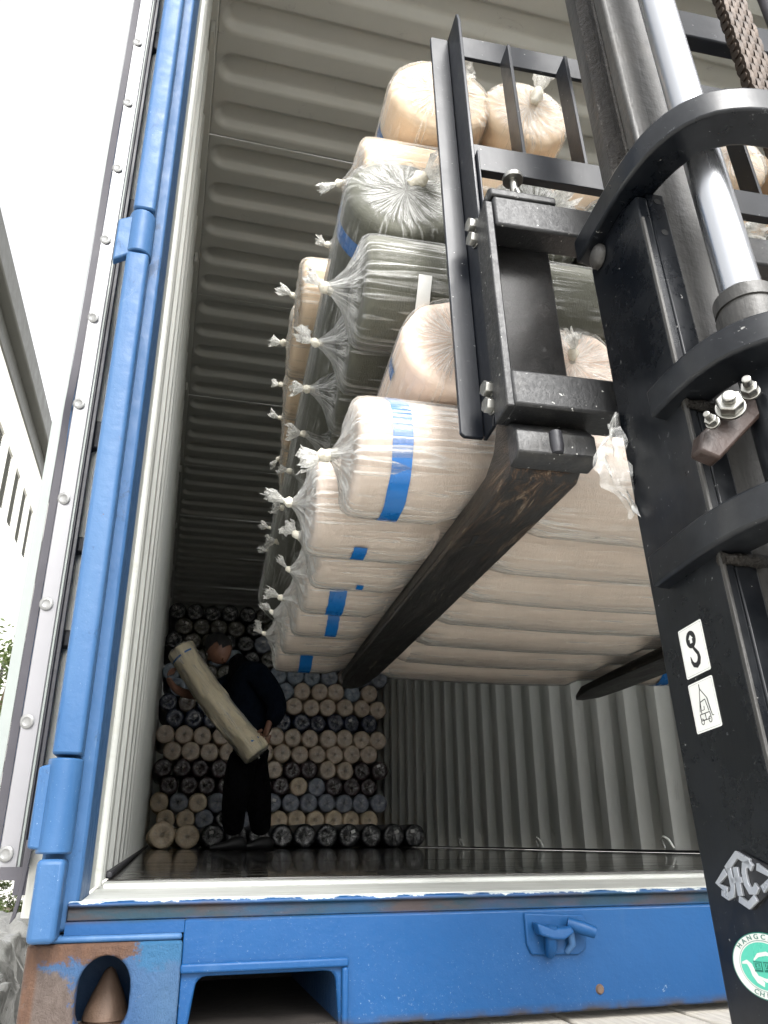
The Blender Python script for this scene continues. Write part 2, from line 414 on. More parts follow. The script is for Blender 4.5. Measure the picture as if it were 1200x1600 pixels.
# ------------------------------------------------------------------ geometry helpers
class MB:
    def __init__(s): s.v = []; s.f = []; s.mi = []; s.cur = 0
    def add(s, vs, fs):
        b = len(s.v); s.v += [tuple(p) for p in vs]
        for f in fs: s.f.append([i + b for i in f]); s.mi.append(s.cur)
    def box(s, a, b, T=None):
        x0, y0, z0 = a; x1, y1, z1 = b
        vs = [(x0, y0, z0), (x1, y0, z0), (x1, y1, z0), (x0, y1, z0), (x0, y0, z1), (x1, y0, z1), (x1, y1, z1), (x0, y1, z1)]
        if T: vs = [T(p) for p in vs]
        s.add(vs, [(0, 3, 2, 1), (4, 5, 6, 7), (0, 1, 5, 4), (1, 2, 6, 5), (2, 3, 7, 6), (3, 0, 4, 7)]); return s
    def prism(s, poly, h0, h1, to):
        """poly 2-D, extruded from h0 to h1; to(a,b,h) -> 3-D"""
        n = len(poly)
        s.add([to(a, b, h0) for a, b in poly] + [to(a, b, h1) for a, b in poly],
              [list(range(n))[::-1], list(range(n, 2 * n))] + [(i, (i + 1) % n, n + (i + 1) % n, n + i) for i in range(n)]); return s
    def loft(s, rings, cap=True, closed=True):
        n = len(rings[0]); b = len(s.v)
        fs = []
        for k in range(len(rings) - 1):
            for i in range(n if closed else n - 1):
                j = (i + 1) % n
                fs.append((k * n + i, k * n + j, (k + 1) * n + j, (k + 1) * n + i))
        if cap:
            fs.append(list(range(n))[::-1]); fs.append([(len(rings) - 1) * n + i for i in range(n)])
        s.add([p for r in rings for p in r], fs); return s
    def tube(s, pts, r, n=12, cap=True):
        rings = []
        pts = [Vector(p) for p in pts]
        u = None
        for i, p in enumerate(pts):
            t = (pts[min(i + 1, len(pts) - 1)] - pts[max(i - 1, 0)]).normalized()
            if u is None: u = t.orthogonal().normalized()
            else: u = (u - t * u.dot(t)).normalized()
            w_ = t.cross(u); rr = r[i] if isinstance(r, (list, tuple)) else r
            rings.append([p + (u * cos(2 * pi * k / n) + w_ * sin(2 * pi * k / n)) * rr for k in range(n)])
        return s.loft(rings, cap)
    def build(s, name, mats, parent=None, smooth=None, bevel=0, loc=None, seg=2, **props):
        me = bpy.data.meshes.new(name); me.from_pydata(s.v, [], s.f); me.validate()
        for m in (mats if isinstance(mats, (list, tuple)) else [mats]): me.materials.append(m)
        if len(me.polygons) == len(s.mi):
            for p, k in zip(me.polygons, s.mi): p.material_index = k
        bm = bmesh.new(); bm.from_mesh(me); bmesh.ops.recalc_face_normals(bm, faces=bm.faces); bm.to_mesh(me); bm.free()
        o = bpy.data.objects.new(name, me); COL.objects.link(o)
        if smooth: shade(me, smooth)
        if bevel:
            b = o.modifiers.new('bevel', 'BEVEL'); b.width = bevel; b.segments = seg; b.limit_method = 'ANGLE'; b.angle_limit = radians(38)
            b.harden_normals = False
            shade(me, 40)
        if parent: attach(o, parent)
        for k, v in props.items(): o[k] = v
        return o

def shade(me, angle):
    for p in me.polygons: p.use_smooth = True
    try: me.set_sharp_from_angle(angle=radians(angle))
    except Exception: pass

def attach(o, parent):
    o.parent = parent
    o.matrix_parent_inverse = PM[parent.name].inverted() if parent.name in PM else Matrix()

PM = {}
def thing(name, label, cat, loc=(0, 0, 0), group=None, mat=None):
    o = bpy.data.objects.new(name, None); COL.objects.link(o)
    o.empty_display_size = .1
    Mx = mat if mat is not None else Matrix.Translation(loc)
    o.matrix_world = Mx; PM[o.name] = Mx.copy()
    o['label'] = label; o['category'] = cat
    if group: o['group'] = group
    return o

def tag(o, label, cat, group=None):
    o['label'] = label; o['category'] = cat
    if group: o['group'] = group
    return o

ID = lambda p: p
def fn(x, y, z, s=0.0): return MN.noise(Vector((x + s * 7.13, y + s * 3.1, z - s * 5.7)))

# ================================================================== GROUND AND SURROUNDINGS
conc = N('pale_yard_concrete')
cf = conc.noise(.6, 6, .65); cg = conc.noise(9, 6, .7)
cc = conc.mix(conc.ramp(cf, .3, .7), (.42, .41, .38), (.52, .51, .48))
cc = conc.mix(conc.ramp(cg, .55, .75, 0, .4), cc, (.19, .185, .17))
M['conc'] = conc.done(conc.bsdf(cc, .8, 0, conc.bump(cg, .3, .01)))
g = MB(); g.add([(-250, -250, 0), (250, -250, 0), (250, 250, 0), (-250, 250, 0)], [(0, 1, 2, 3)])
g.build('ground', M['conc'], kind='structure')

# building on the left, its facade running parallel to the container
M['render'] = simple('white_wall_render', (.80, .79, .74), .8, 0, .03, 2, .1)
M['eave'] = simple('grey_metal_eave', (.055, .055, .047), .5, 0, .12, 3, .1)
M['pane'] = simple('dark_window_glass', (.05, .06, .065), .12, 0, .2, 3, .05)
M['louvre'] = simple('pale_louvre_slats', (.075, .075, .06), .6, 0, .1, 3, .1)
bld = thing('factory_building', 'tall white building with narrow slatted windows and a grey eave', 'building', (-5.2, 30, 0))
FX = -3.93
wins = []
for (z0, z1) in ((8.52, 9.93), (4.6, 6.0)):
    for k in range(12):
        y0 = 15.35 + k * 1.17
        wins.append((y0, y0 + .62, z0, z1))
mb = MB()
ys = sorted({9.0, 60.0} | {w[0] for w in wins} | {w[1] for w in wins}); zs = [0, 4.6, 6.0, 8.52, 9.93, 12.1]
wy = {(w[0], w[1]) for w in wins}
for i in range(len(ys) - 1):
    for j in range(len(zs) - 1):
        if (ys[i], ys[i + 1]) in wy and zs[j] in (4.6, 8.52): continue
        mb.add([(FX, ys[i], zs[j]), (FX, ys[i + 1], zs[j]), (FX, ys[i + 1], zs[j + 1]), (FX, ys[i], zs[j + 1])], [(0, 1, 2, 3)])
for (a, b, z0, z1) in wins:
    D_ = .09
    mb.add([(FX, a, z0), (FX, b, z0), (FX, b, z1), (FX, a, z1), (FX - D_, a, z0), (FX - D_, b, z0), (FX - D_, b, z1), (FX - D_, a, z1)],
           [(0, 1, 5, 4), (1, 2, 6, 5), (2, 3, 7, 6), (3, 0, 4, 7)])
mb.box((FX - 14, 9, 0), (FX - .3, 60, 12.1))
mb.add([(FX, 9, 0), (FX, 9, 12.1), (FX - .3, 9, 12.1), (FX - .3, 9, 0)], [(0, 1, 2, 3)])
mb.build('wall', M['render'], bld)
MB().box((FX - .1, 8.6, 11.25), (FX + .02, 60.4, 11.6)).box((FX - 14.3, 8.5, 11.6), (FX + .25, 60.4, 12.25)).build('eave', M['eave'], bld, bevel=.03)
MB().box((FX - .14, 9.0, 11.05), (FX + .04, 60, 11.24)).build('gutter', M['eave'], bld, bevel=.02)
pane_me = None
for (a, b, z0, z1) in wins:
    p = MB().box((FX - .13, a - .01, z0 - .01), (FX - .085, b + .01, z1 + .01)).build('window', M['pane'], bld)
    sm = MB()
    k = z0 + .04
    while k < z1 - .02:
        sm.box((FX - .075, a + .01, k), (FX - .035, b - .01, k + .022)); k += .062
    q = sm.build('louvre', M['louvre'], None)
    q.parent = p; q.matrix_parent_inverse = Matrix()
    q['kind'] = 'stuff'

# planting and far tree
leafm = N('mottled_shrub_leaf')  # leaf greens mottled at random by noise
lf = leafm.noise(3.0, 3, .6); lr_ = leafm.noise(17, 2, .5)
lc = leafm.mix(leafm.ramp(lf, .3, .7), (.035, .065, .02), (.10, .135, .045))
lc = leafm.mix(leafm.ramp(lr_, .5, .7, 0, .6), lc, (.17, .18, .06))
lsh = leafm.bsdf(lc, .5)
ltr = leafm.t.nodes.new('ShaderNodeBsdfTranslucent'); ltr.inputs[0].default_value = (.12, .17, .04, 1)
lmx = leafm.t.nodes.new('ShaderNodeMixShader'); lmx.inputs[0].default_value = .3
leafm.t.links.new(lsh, lmx.inputs[1]); leafm.t.links.new(ltr.outputs[0], lmx.inputs[2])
M['leaf'] = leafm.done(lmx.outputs[0])
M['bark'] = simple('grey_brown_bark', (.12, .09, .06), .9, 0, .3, 20, .5)
def leaves(center, rad, n, size, seed, clump=24):
    r = random.Random(seed); mb = MB()
    cs = []
    for _ in range(clump):
        while True:
            p = Vector((r.uniform(-1, 1), r.uniform(-1, 1), r.uniform(-1, 1)))
            if .25 < p.length < 1: break
        cs.append((Vector((p.x * rad[0], p.y * rad[1], p.z * rad[2])), r.uniform(.18, .42)))
    for i in range(n):
        c, s_ = cs[i % clump]
        d = Vector((r.gauss(0, 1), r.gauss(0, 1), r.gauss(0, .8))).normalized() * r.uniform(.3, 1)
        p = Vector(center) + c + Vector((d.x * rad[0], d.y * rad[1], d.z * rad[2])) * s_
        a = Vector((r.gauss(0, 1), r.gauss(0, 1), r.gauss(0, .6))).normalized(); b = a.orthogonal().normalized()
        L = size * r.uniform(.7, 1.3); b = (Matrix.Rotation(r.uniform(0, 6.28), 3, a) @ b)
        mb.add([p - a * L, p + b * L * .42, p + a * L, p - b * L * .42], [(0, 1, 2, 3)])
    return mb
tree_spots = [((-2.92, 15.6), 5.2, 'round green tree beside the white building, behind the door edge'), ((-2.1, 20.5), 3.4, 'small green tree seen through the gap beside the door')]
for k, ((tx, ty), th, lab) in enumerate(tree_spots):
    t = thing('leafy_tree', lab, 'tree', (tx, ty, 0), 'trees by the white building')
    t1 = MB().tube([(tx, ty, 0), (tx + .1, ty, th * .35), (tx + .02, ty + .1, th * .75)], [.13, .1, .03], 10)
    for q in range(6):
        a = q * 1.05; t1.tube([(tx + .08, ty, th * (.35 + .06 * q)), (tx + .6 * cos(a), ty + .6 * sin(a), th * (.5 + .06 * q)), (tx + 1.0 * cos(a), ty + 1.0 * sin(a), th * (.6 + .06 * q))], [.05, .03, .01], 6)
    t1.build('trunk', M['bark'], t, smooth=60)
    leaves((tx, ty, th * .68), (1.35, 1.35, th * .32), 7000, .06, 40 + k, 34).build('crown', M['leaf'], t)
sh_spots = [(-2.55, 14.2), (-2.9, 16.0), (-3.2, 19.0), (-2.3, 12.4), (-3.3, 21.6)]
ordn = ['nearest', 'second nearest', 'third nearest', 'fourth nearest', 'farthest']
for k, (sx, sy) in enumerate(sorted(sh_spots, key=lambda p: p[1])):
    t = thing('green_shrub', '%s low green shrub in the bed along the white building' % ordn[k], 'shrub', (sx, sy, 0), 'shrubs along the building')
    leaves((sx, sy, .42), (.75, .8, .42), 3600, .035, 60 + k, 22).build('foliage', M['leaf'], t)
    MB().tube([(sx, sy, 0), (sx + .05, sy, .3), (sx - .1, sy + .05, .6)], [.03, .02, .008], 6).build('stem', M['bark'], t)
MB().box((-3.9, 10.5, .0), (-1.5, 24, .10)).build('planting_bed', simple('soil_with_litter', (.13, .10, .07), .95, 0, .35, 12, .6), kind='structure')

# tarpaulined stack and an angle iron beside the trailer
M['tarp'] = simple('crumpled_grey_tarpaulin', (.13, .13, .125), .33, 0, .35, 5, .5, .2, .03, 14)
def tarp_heap(name, label, x0, x1, y0, y1, zt, seed):
    mb = MB(); nx, ny = 46, 60; vs = []
    for j in range(ny + 1):
        for i in range(nx + 1):
            u_, v_ = i / nx, j / ny
            e = min(u_, 1 - u_, v_, 1 - v_)
            hgt = zt * min(1.0, (e * 9) ** .55) if e > 0 else 0
            x = x0 + (x1 - x0) * u_; y = y0 + (y1 - y0) * v_
            n1 = fn(x * 2.4, y * 2.4, 0, seed); n2 = abs(fn(x * 6, y * 6, 3, seed)); n3 = abs(fn(x * 14, y * 14, 5, seed))
            z = hgt * (1 + .16 * n1) - .10 * n2 - .04 * n3
            vs.append((x + .09 * fn(y * 5, z * 7, 1, seed), y + .07 * fn(x * 5, z * 6, 2, seed), max(z, .01)))
    fs = [(j * (nx + 1) + i, j * (nx + 1) + i + 1, (j + 1) * (nx + 1) + i + 1, (j + 1) * (nx + 1) + i) for j in range(ny) for i in range(nx)]
    mb.add(vs, fs)
    return tag(mb.build(name, M['tarp'], smooth=180), label, 'covered stack', 'tarpaulined stacks')
tarp_heap('tarpaulin_stack', 'grey tarpaulin heap close beside the rusty corner casting', -1.7, -.33, 2.7, 4.3, 1.10, 1)
tarp_heap('tarpaulin_stack', 'larger grey tarpaulin heap farther back, below the shrubs', -2.3, -.62, 4.7, 8.6, 1.02, 2)
tag(MB().box((-1.15, 8.9, .0), (-.75, 8.96, .72)).box((-1.15, 8.9, .66), (-.75, 9.3, .72)).build('angle_iron', simple('galvanised_steel', (.34, .34, .33), .45, .5, .1, 8, .1), bevel=.004), 'grey angle iron standing behind the tarpaulin heaps', 'steel bar')

# ================================================================== TRAILER UNDER THE CONTAINER
F = 1.55                                  # container floor level
YF = 1.07                                 # plane of the container's front frame
XI = 2.352                                # inner width
trl = thing('flatbed_trailer', 'weathered flatbed trailer carrying the blue container on a plank deck', 'trailer', (1.17, 7, 0))
wp = N('weathered_deck_plank')
wg = wp.noise(14, 6, .7, sc=(12, 1, 12)); w2 = wp.noise(3, 5, .6)
wc = wp.mix(wp.ramp(wg, .3, .7), (.36, .33, .28), (.56, .53, .47)); wc = wp.mix(wp.ramp(w2, .5, .75, 0, .5), wc, (.17, .15, .12))
M['plank'] = wp.done(wp.bsdf(wc, .8, 0, wp.bump(wg, .5, .004)))
for k in range(15):
    x0 = -.06 + k * .166
    zz = 1.401 + R.uniform(-.002, .002)
    MB().box((x0, .93 + R.uniform(-.012, .012), zz - .04), (x0 + .158, 13.3, zz)).build('plank', M['plank'], trl, bevel=.003)
M['chassis'] = simple('dark_chassis_paint', (.03, .03, .033), .55, 0, .3, 8, .2)
MB().box((-.06, .99, 1.20), (2.43, 1.09, 1.354)).build('rear_bolster', M['chassis'], trl, bevel=.006)
for x in (.75, 1.55): MB().box((x, 1.1, .82), (x + .12, 13.2, 1.354)).build('main_beam', M['chassis'], trl, bevel=.006)
for k in range(9): MB().box((-.05, 2.2 + k * 1.3, 1.22), (2.42, 2.28 + k * 1.3, 1.352)).build('cross_member', M['chassis'], trl, bevel=.004)
M['tyre'] = simple('black_tyre_rubber', (.02, .02, .02), .8, 0, .2, 10, .3)
def lathe_x(mb, cx, cy, cz, prof, n=28):
    mb.loft([[(cx + px, cy + pr * cos(2 * pi * k / n), cz + pr * sin(2 * pi * k / n)) for k in range(n)] for px, pr in prof])
for y in (3.6, 4.9):
    for x in (.05, 1.93):
        w_ = MB(); lathe_x(w_, x, y, .50, [(0, .28), (.02, .47), (.06, .5), (.26, .5), (.3, .47), (.32, .28)])
        wt = w_.build('wheel', M['tyre'], trl, smooth=40)
        r_ = MB(); lathe_x(r_, x, y, .50, [(-.004, .1), (.05, .12), (.06, .24), (-.002, .279), (.324, .279), (.25, .24), (.25, .1)])
        r_.build('rim', M['raw'], wt, smooth=40)
# twist lock cones standing on the deck inside the castings
for cx, cy in ((.040, 1.135), (2.312, 1.135)):
    c = MB(); prof = [(1.4025, .030), (1.413, .0305), (1.415, .0285), (1.4155, .0245), (1.4175, .0245), (1.4185, .0265), (1.428, .0245), (1.445, .0175), (1.459, .0105), (1.468, .006), (1.4712, .0015)]
    c.loft([[(cx + r_ * cos(2 * pi * k / 24), cy + r_ * sin(2 * pi * k / 24), h) for k in range(24)] for h, r_ in prof])
    c.build('twist_lock_cone', M['cone'], trl, smooth=50)

# ================================================================== CONTAINER
con = thing('shipping_container', 'open blue steel shipping container with pale grey interior on a trailer', 'container', (1.176, 7.1, F))
CE = 13.1
# floor boards
for k in range(10):
    y0 = 1.57 + k * 1.155
    MB().box((.004, y0, F - .028), (XI - .004, min(y0 + 1.152, CE), F - R.uniform(0, .0012))).build('floor_board', M['floor'], con, bevel=.0015)
# threshold plate with its raised bead
MB().box((.0, YF + .012, F - .03), (XI, 1.569, F - .003)).build('threshold_plate', M['white'], con, bevel=.003)
MB().tube([(.012, 1.325, F - .002), (XI - .012, 1.325, F - .002)], .006, 8).build('sealing_bead', M['white'], con, smooth=60)
# corrugated side walls
def corr(y0, y1, depth, phase):
    pts = []; y = y0 - ((y0 - phase) % .278) - .278
    seq = [(0, 0), (.072, 0), (.140, 1), (.210, 1)]
    while y < y1:
        for dy, d in seq: pts.append((y + dy, d * depth))
        y += .278
    out = [(y0, 0)] + [p for p in pts if y0 + .02 < p[0] < y1 - .02] + [(y1, 0)]
    return out
def sidewall(name, x, sgn, phase):
    prof = corr(1.43, CE, .036, phase)
    mb = MB(); n = len(prof); zs = [F, F + .9, F + 1.8, F + 2.66]
    vs = [(x + sgn * d, y, z) for z in zs for y, d in prof]
    fs = [(k * n + i, k * n + i + 1, (k + 1) * n + i + 1, (k + 1) * n + i) for k in range(len(zs) - 1) for i in range(n - 1)]
    mb.add(vs, fs)
    o = mb.build(name, [M['inner'], M['blue']], con)
    m = o.modifiers.new('sheet', 'SOLIDIFY'); m.thickness = .003; m.offset = 0; m.material_offset = 0
    b = o.modifiers.new('fold', 'BEVEL'); b.width = .008; b.segments = 2; b.limit_method = 'ANGLE'; b.angle_limit = radians(20)
    shade(o.data, 60)
    return o
sidewall('left_wall', 0.0, -1, 1.52)
sidewall('right_wall', XI, 1, 1.466)
for x, s_ in ((0, 1), (XI, -1)):
    MB().box((min(x, x + s_ * .012), 1.575, F + .0005), (max(x, x + s_ * .012), CE, F + .012)).build('bottom_rail', M['dark'], con, bevel=.003)
    MB().box((min(x - s_ * .03, x + s_ * .023), 1.43, F + 2.655), (max(x - s_ * .03, x + s_ * .023), CE, F + 2.74)).build('top_rail', M['roof'], con, bevel=.004)
    for k in range(9):
        y = 1.95 + k * 1.2
        MB().box((min(x + s_ * .001, x + s_ * .016), y, F + 2.60), (max(x + s_ * .001, x + s_ * .016), y + .07, F + 2.654)).build('rail_gusset', M['roof'], con, bevel=.002)
# inner jambs
MB().box((-.028, YF + .006, F - .002), (-.001, 1.43, F + 2.60)).build('inner_jamb', M['white'], con, bevel=.002)
MB().tube([(.001, 1.325, F), (.001, 1.325, F + 2.6)], .008, 10).build('jamb_bead', M['white'], con, smooth=60)
MB().box((-.006, 1.385, F), (.004, 1.445, F + 2.62)).build('post_return', M['inner'], con, bevel=.003)
MB().box((XI + .001, YF + .006, F - .002), (XI + .028, 1.43, F + 2.60)).build('inner_jamb', M['white'], con, bevel=.002)
# roof sheets with pressed slots
def roof_sheet():
    y1 = 1.043; ys_ = [i * y1 / 100 for i in range(101)]
    xs_ = [.023 + t for t in [0, .006, .012, .018, .024, .031, .038, .045, .053, .062, .072, .084, .1, .13]]
    xs_ += [.3 + .22 * i for i in range(9)] + [XI - (x) for x in xs_[::-1]]
    vs = []
    hx = (XI - .046) / 2 - .012; xc = XI / 2; rr = .058
    for y in ys_:
        for x in xs_:
            k = min(4, max(0, int((y - .038 + .042) / .209))); yc = .038 + .209 * k + .0625
            qx, qy = abs(x - xc) - hx + rr, abs(y - yc) - .0625 + rr
            d = sqrt(max(qx, 0) ** 2 + max(qy, 0) ** 2) + min(max(qx, qy), 0) - rr
            t = max(0, min(1, -d / .024)); t = t * t * (3 - 2 * t)
            vs.append((x, y, .030 * t + .0022 * fn(x * 1.5, y * 2, 0, 3)))
    n = len(xs_); fs = [(j * n + i, j * n + i + 1, (j + 1) * n + i + 1, (j + 1) * n + i) for j in range(100) for i in range(n - 1)]
    mb = MB(); mb.add(vs, fs); return mb
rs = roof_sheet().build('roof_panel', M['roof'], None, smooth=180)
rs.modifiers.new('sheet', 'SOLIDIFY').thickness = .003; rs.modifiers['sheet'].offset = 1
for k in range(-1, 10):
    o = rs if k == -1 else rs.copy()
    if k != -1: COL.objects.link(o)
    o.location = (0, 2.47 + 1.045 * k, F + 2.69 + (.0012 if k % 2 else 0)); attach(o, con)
    w_ = MB().tube([(.03, 2.47 + 1.045 * k, F + 2.6895), (XI - .03, 2.47 + 1.045 * k, F + 2.6895)], .0022, 6).build('weld_seam', M['roof'], con)
MB().box((-.03, CE, F), (XI + .03, CE + .04, F + 2.72)).build('end_wall', M['inner'], con)
# header
MB().box((-.05, YF, F + 2.585), (XI + .05, YF + .13, F + 2.74)).build('header', M['blue'], con, bevel=.006)
MB().box((-.02, YF + .131, F + 2.60), (XI + .02, 1.43, F + 2.70)).build('header_soffit', M['white'], con, bevel=.004)
# corner posts, hinge bars and lugs
def post(mir):
    X = (lambda x: x) if not mir else (lambda x: XI - x)
    def bx(a, b): return (min(X(a[0]), X(b[0])), a[1], a[2]), (max(X(a[0]), X(b[0])), b[1], b[2])
    MB().box(*bx((-.048, YF, F - .035), (-.0005, YF + .16, F + 2.584))).build('corner_post', M['blue'], con, bevel=.004)
    # segments of the rounded hinge bar
    segs = [(1.704, 2.436), (2.522, 3.22), (3.31, 4.06)]
    for z0, z1 in segs:
        q = MB(); cx, cy, hx, hy, rr = X(-.0325), 1.047, .0165, .0225, .0065
        poly = []
        for sx, sy, a0 in ((1, 1, 0), (-1, 1, 90), (-1, -1, 180), (1, -1, 270)):
            for k in range(4):
                a = radians(a0 + 30 * k); poly.append((cx + sx * (hx - rr) + rr * cos(a), cy + sy * (hy - rr) + rr * sin(a)))
        q.prism(poly, z0, z1, lambda a, b, h: (a, b, h)); q.build('hinge_bar', M['blue'], con, bevel=.003)
    q = MB(); q.box(*bx((-.047, 1.020, 1.508), (-.017, 1.0695, 1.592))); q.build('hinge_bar', M['blue'], con, bevel=.006, seg=3)
    return bx
bxL = post(False); bxR = post(True)
# corner castings with an oblong hole
def casting(mir):
    X = (lambda x: x) if not mir else (lambda x: XI - x)
    bm = bmesh.new()
    x0, x1, z0, z1, yf = -.048, .1185, 1.4035, 1.5045, 1.054
    hc, hw, hb, ht = .037, .0285, 1.411, 1.492
    outer = [(x0, z0), (x1, z0), (x1, z1), (x0, z1)]
    hole = []
    for k in range(13): a = pi * k / 12; hole.append((hc + hw * cos(a), ht - hw * 1.15 + hw * 1.15 * sin(a)))
    for k in range(13): a = pi + pi * k / 12; hole.append((hc + hw * cos(a), hb + hw + hw * sin(a)))
    def loopv(pts, y): return [bm.verts.new((X(a), y, b)) for a, b in pts]
    for y in (yf, yf + .030):
        a = loopv(outer, y); b = loopv(hole, y)
        es = [bm.edges.new((l[i], l[(i + 1) % len(l)])) for l in (a, b) for i in range(len(l))]
        bmesh.ops.triangle_fill(bm, edges=es, use_beauty=True)
        if y == yf: A0, B0 = a, b
        else: A1, B1 = a, b
    for P, Q in ((A0, A1), (B0, B1)):
        for i in range(len(P)):
            j = (i + 1) % len(P); bm.faces.new((P[i], P[j], Q[j], Q[i]))
    bmesh.ops.recalc_face_normals(bm, faces=bm.faces)
    me = bpy.data.meshes.new('corner_casting'); bm.to_mesh(me); bm.free(); me.materials.append(M['casting'])
    o = bpy.data.objects.new('corner_casting', me); COL.objects.link(o); shade(me, 40)
    b = o.modifiers.new('bevel', 'BEVEL'); b.width = .0035; b.segments = 3; b.limit_method = 'ANGLE'; b.angle_limit = radians(50)
    attach(o, con)
    q = MB()
    def B(a, b): q.box((min(X(a[0]), X(b[0])), a[1], a[2]), (max(X(a[0]), X(b[0])), b[1], b[2]))
    B((x0, 1.0842, z0), (x0 + .012, 1.225, z1)); B((x1 - .012, 1.0842, z0), (x1, 1.225, z1)); B((x0 + .0122, 1.0842, z1 - .012), (x1 - .0122, 1.225, z1)); B((x0 + .0122, 1.213, z0), (x1 - .0122, 1.2248, z1 - .0122))
    s_ = q.build('casting_shell', M['blue'], None); s_.parent = o; s_.matrix_parent_inverse = PM[con.name].inverted() @ PM[con.name]
casting(False); casting(True)
# ledge above the casting
MB().box((-.045, 1.056, 1.5048), (.1175, 1.11, 1.512)).build('casting_ledge', M['blue'], con, bevel=.003)
# rear sill with a forklift pocket opening
bm = bmesh.new()
sx0, sx1, sb, st_ = .119, XI - .119, 1.4085, F - .0242
def pk(cx0, cx1):
    r_ = .012; t_ = 1.4665
    pts = [(cx0 - .006, sb)]
    for k in range(5): a = pi - k * pi / 8; pts.append((cx0 + r_ + r_ * cos(a), t_ - r_ + r_ * sin(a)))
    for k in range(5): a = pi / 2 - k * pi / 8; pts.append((cx1 - r_ + r_ * cos(a), t_ - r_ + r_ * sin(a)))
    pts.append((cx1 + .004, sb)); return pts
front = [(sx0, st_), (sx0, sb)] + pk(.136, .300) + [p for p in pk(XI - .300, XI - .136)] + [(sx1, sb), (sx1, st_)]
vf = [bm.verts.new((a, 1.060, b)) for a, b in front]; vb = [bm.verts.new((a, 1.068, b)) for a, b in front]
es = [bm.edges.new((l[i], l[(i + 1) % len(l)])) for l in (vf, vb) for i in range(len(l))]
bmesh.ops.triangle_fill(bm, edges=es[:len(vf)], use_beauty=True); bmesh.ops.triangle_fill(bm, edges=es[len(vf):], use_beauty=True)
for i in range(len(vf)): bm.faces.new((vf[i], vf[(i + 1) % len(vf)], vb[(i + 1) % len(vf)], vb[i]))
bmesh.ops.recalc_face_normals(bm, faces=bm.faces)
me = bpy.data.meshes.new('rear_sill'); bm.to_mesh(me); bm.free(); me.materials.append(M['sill'])
sillo = bpy.data.objects.new('rear_sill', me); COL.objects.link(sillo); attach(sillo, con); shade(me, 40)
b = sillo.modifiers.new('bevel', 'BEVEL'); b.width = .003; b.segments = 2; b.limit_method = 'ANGLE'; b.angle_limit = radians(60)
# lip and grimy shelf that run the full width above the sill face
lipmb = MB(); poly = [(1.0683, F - .0032), (1.0585, F - .0045), (1.0575, F - .0085), (1.0640, F - .0110), (1.0640, F - .0240), (1.0683, F - .0240)]
lipmb.prism(poly, -.012, XI + .012, lambda a, b, h: (h, a, b)); lipmb.build('sill_lip', M['sill'], con, bevel=.0015)
for xa, xb in ((-.012, .1188), (XI - .1188, XI + .012)): MB().box((xa, 1.0602, 1.5122), (xb, 1.0678, F - .0242)).build('sill_end', M['sill'], con)
def pocket_trim(x0, x1):
    t_ = 1.4665
    MB().box((x0 - .018, 1.0528, t_ + .004), (x1 + .014, 1.0597, t_ + .014)).box((x1 + .006, 1.0528, sb), (x1 + .0139, 1.0597, t_ + .0038)).build('pocket_rim', M['sill'], con, bevel=.0028, seg=3)
    MB().box((x1 + .0045, 1.0684, sb + .001), (x1 + .0105, 1.42, t_ + .012)).build('pocket_side', M['casting'], con)
    MB().box((x0 - .012, 1.0684, sb + .001), (x0 - .0055, 1.42, t_ + .012)).build('pocket_side', M['pocket_shade'], con)
    MB().box((x0 - .0054, 1.0684, t_ + .001), (x1 + .0044, 1.42, t_ + .007)).build('pocket_roof', M['pocket_shade'], con)
    MB().box((x0 - .0054, 1.0684, sb + .0005), (x1 + .0044, 1.4198, sb + .004)).build('pocket_shade_plate', M['pocket_shade'], con)  # dark plate added to hide lit planks; pocket shade put in its colour
    MB().box((x0 - .012, 1.4202, sb), (x1 + .0105, 1.43, t_ + .012)).build('pocket_back', M['pocket_shade'], con)
pocket_trim(.136, .300); pocket_trim(XI - .300, XI - .136)
# dark underframe members behind the sill
for k in range(26): MB().box((-.03, 1.55 + k * .44, F - .15), (XI + .03, 1.595 + k * .44, F - .0285)).build('cross_member', M['dark'], con)
# cam keeper welded on the sill
ck = MB()
ck.prism([(.545, 1.522), (.628, 1.518), (.6325, 1.512), (.628, 1.478), (.617, 1.472), (.552, 1.474), (.546, 1.486)], 1.0555, 1.0598, lambda a, b, h: (a, h, b))
kp = ck.build('cam_keeper', M['sill'], con, bevel=.0025, seg=3)
q = MB()
q.prism([(.5525, 1.5125), (.575, 1.505), (.600, 1.507), (.604, 1.500), (.588, 1.492), (.572, 1.493), (.556, 1.498)], 1.036, 1.0553, lambda a, b, h: (a, h - (1.51 - b) * .2, b))
q.build('keeper_hook', M['sill'], kp, bevel=.003, seg=3)
q = MB(); q.tube([(.575, 1.043, 1.508), (.574, 1.045, 1.482), (.576, 1.055, 1.474)], [.0085, .0075, .006], 10); q.build('keeper_nose', M['sill'], kp, smooth=50)
q = MB(); q.tube([(.600, 1.047, 1.510), (.618, 1.040, 1.504), (.632, 1.034, 1.499)], [.007, .0085, .007], 10); q.build('keeper_horn', M['sill'], kp, smooth=50)
q = MB(); q.tube([(.604, 1.050, 1.506), (.606, 1.050, 1.485), (.600, 1.056, 1.476)], [.006, .005, .004], 8); q.build('keeper_rib', M['blue'], kp, smooth=50)
# plugged bolt hole
MB().tube([(.6445, 1.0602, 1.432), (.6445, 1.0572, 1.432)], [.0062, .0045], 14).build('plug_bolt', M['cone'], con, smooth=30)
# lashing rings on the right wall
for y in (3.44, 4.78, 6.15):
    MB().tube([(XI - .012, y - .035, F + .02), (XI - .03, y - .03, F + .055), (XI - .034, y, F + .068), (XI - .03, y + .03, F + .055), (XI - .012, y + .035, F + .02)], .006, 8).build('lashing_ring', M['inner'], con, smooth=60)

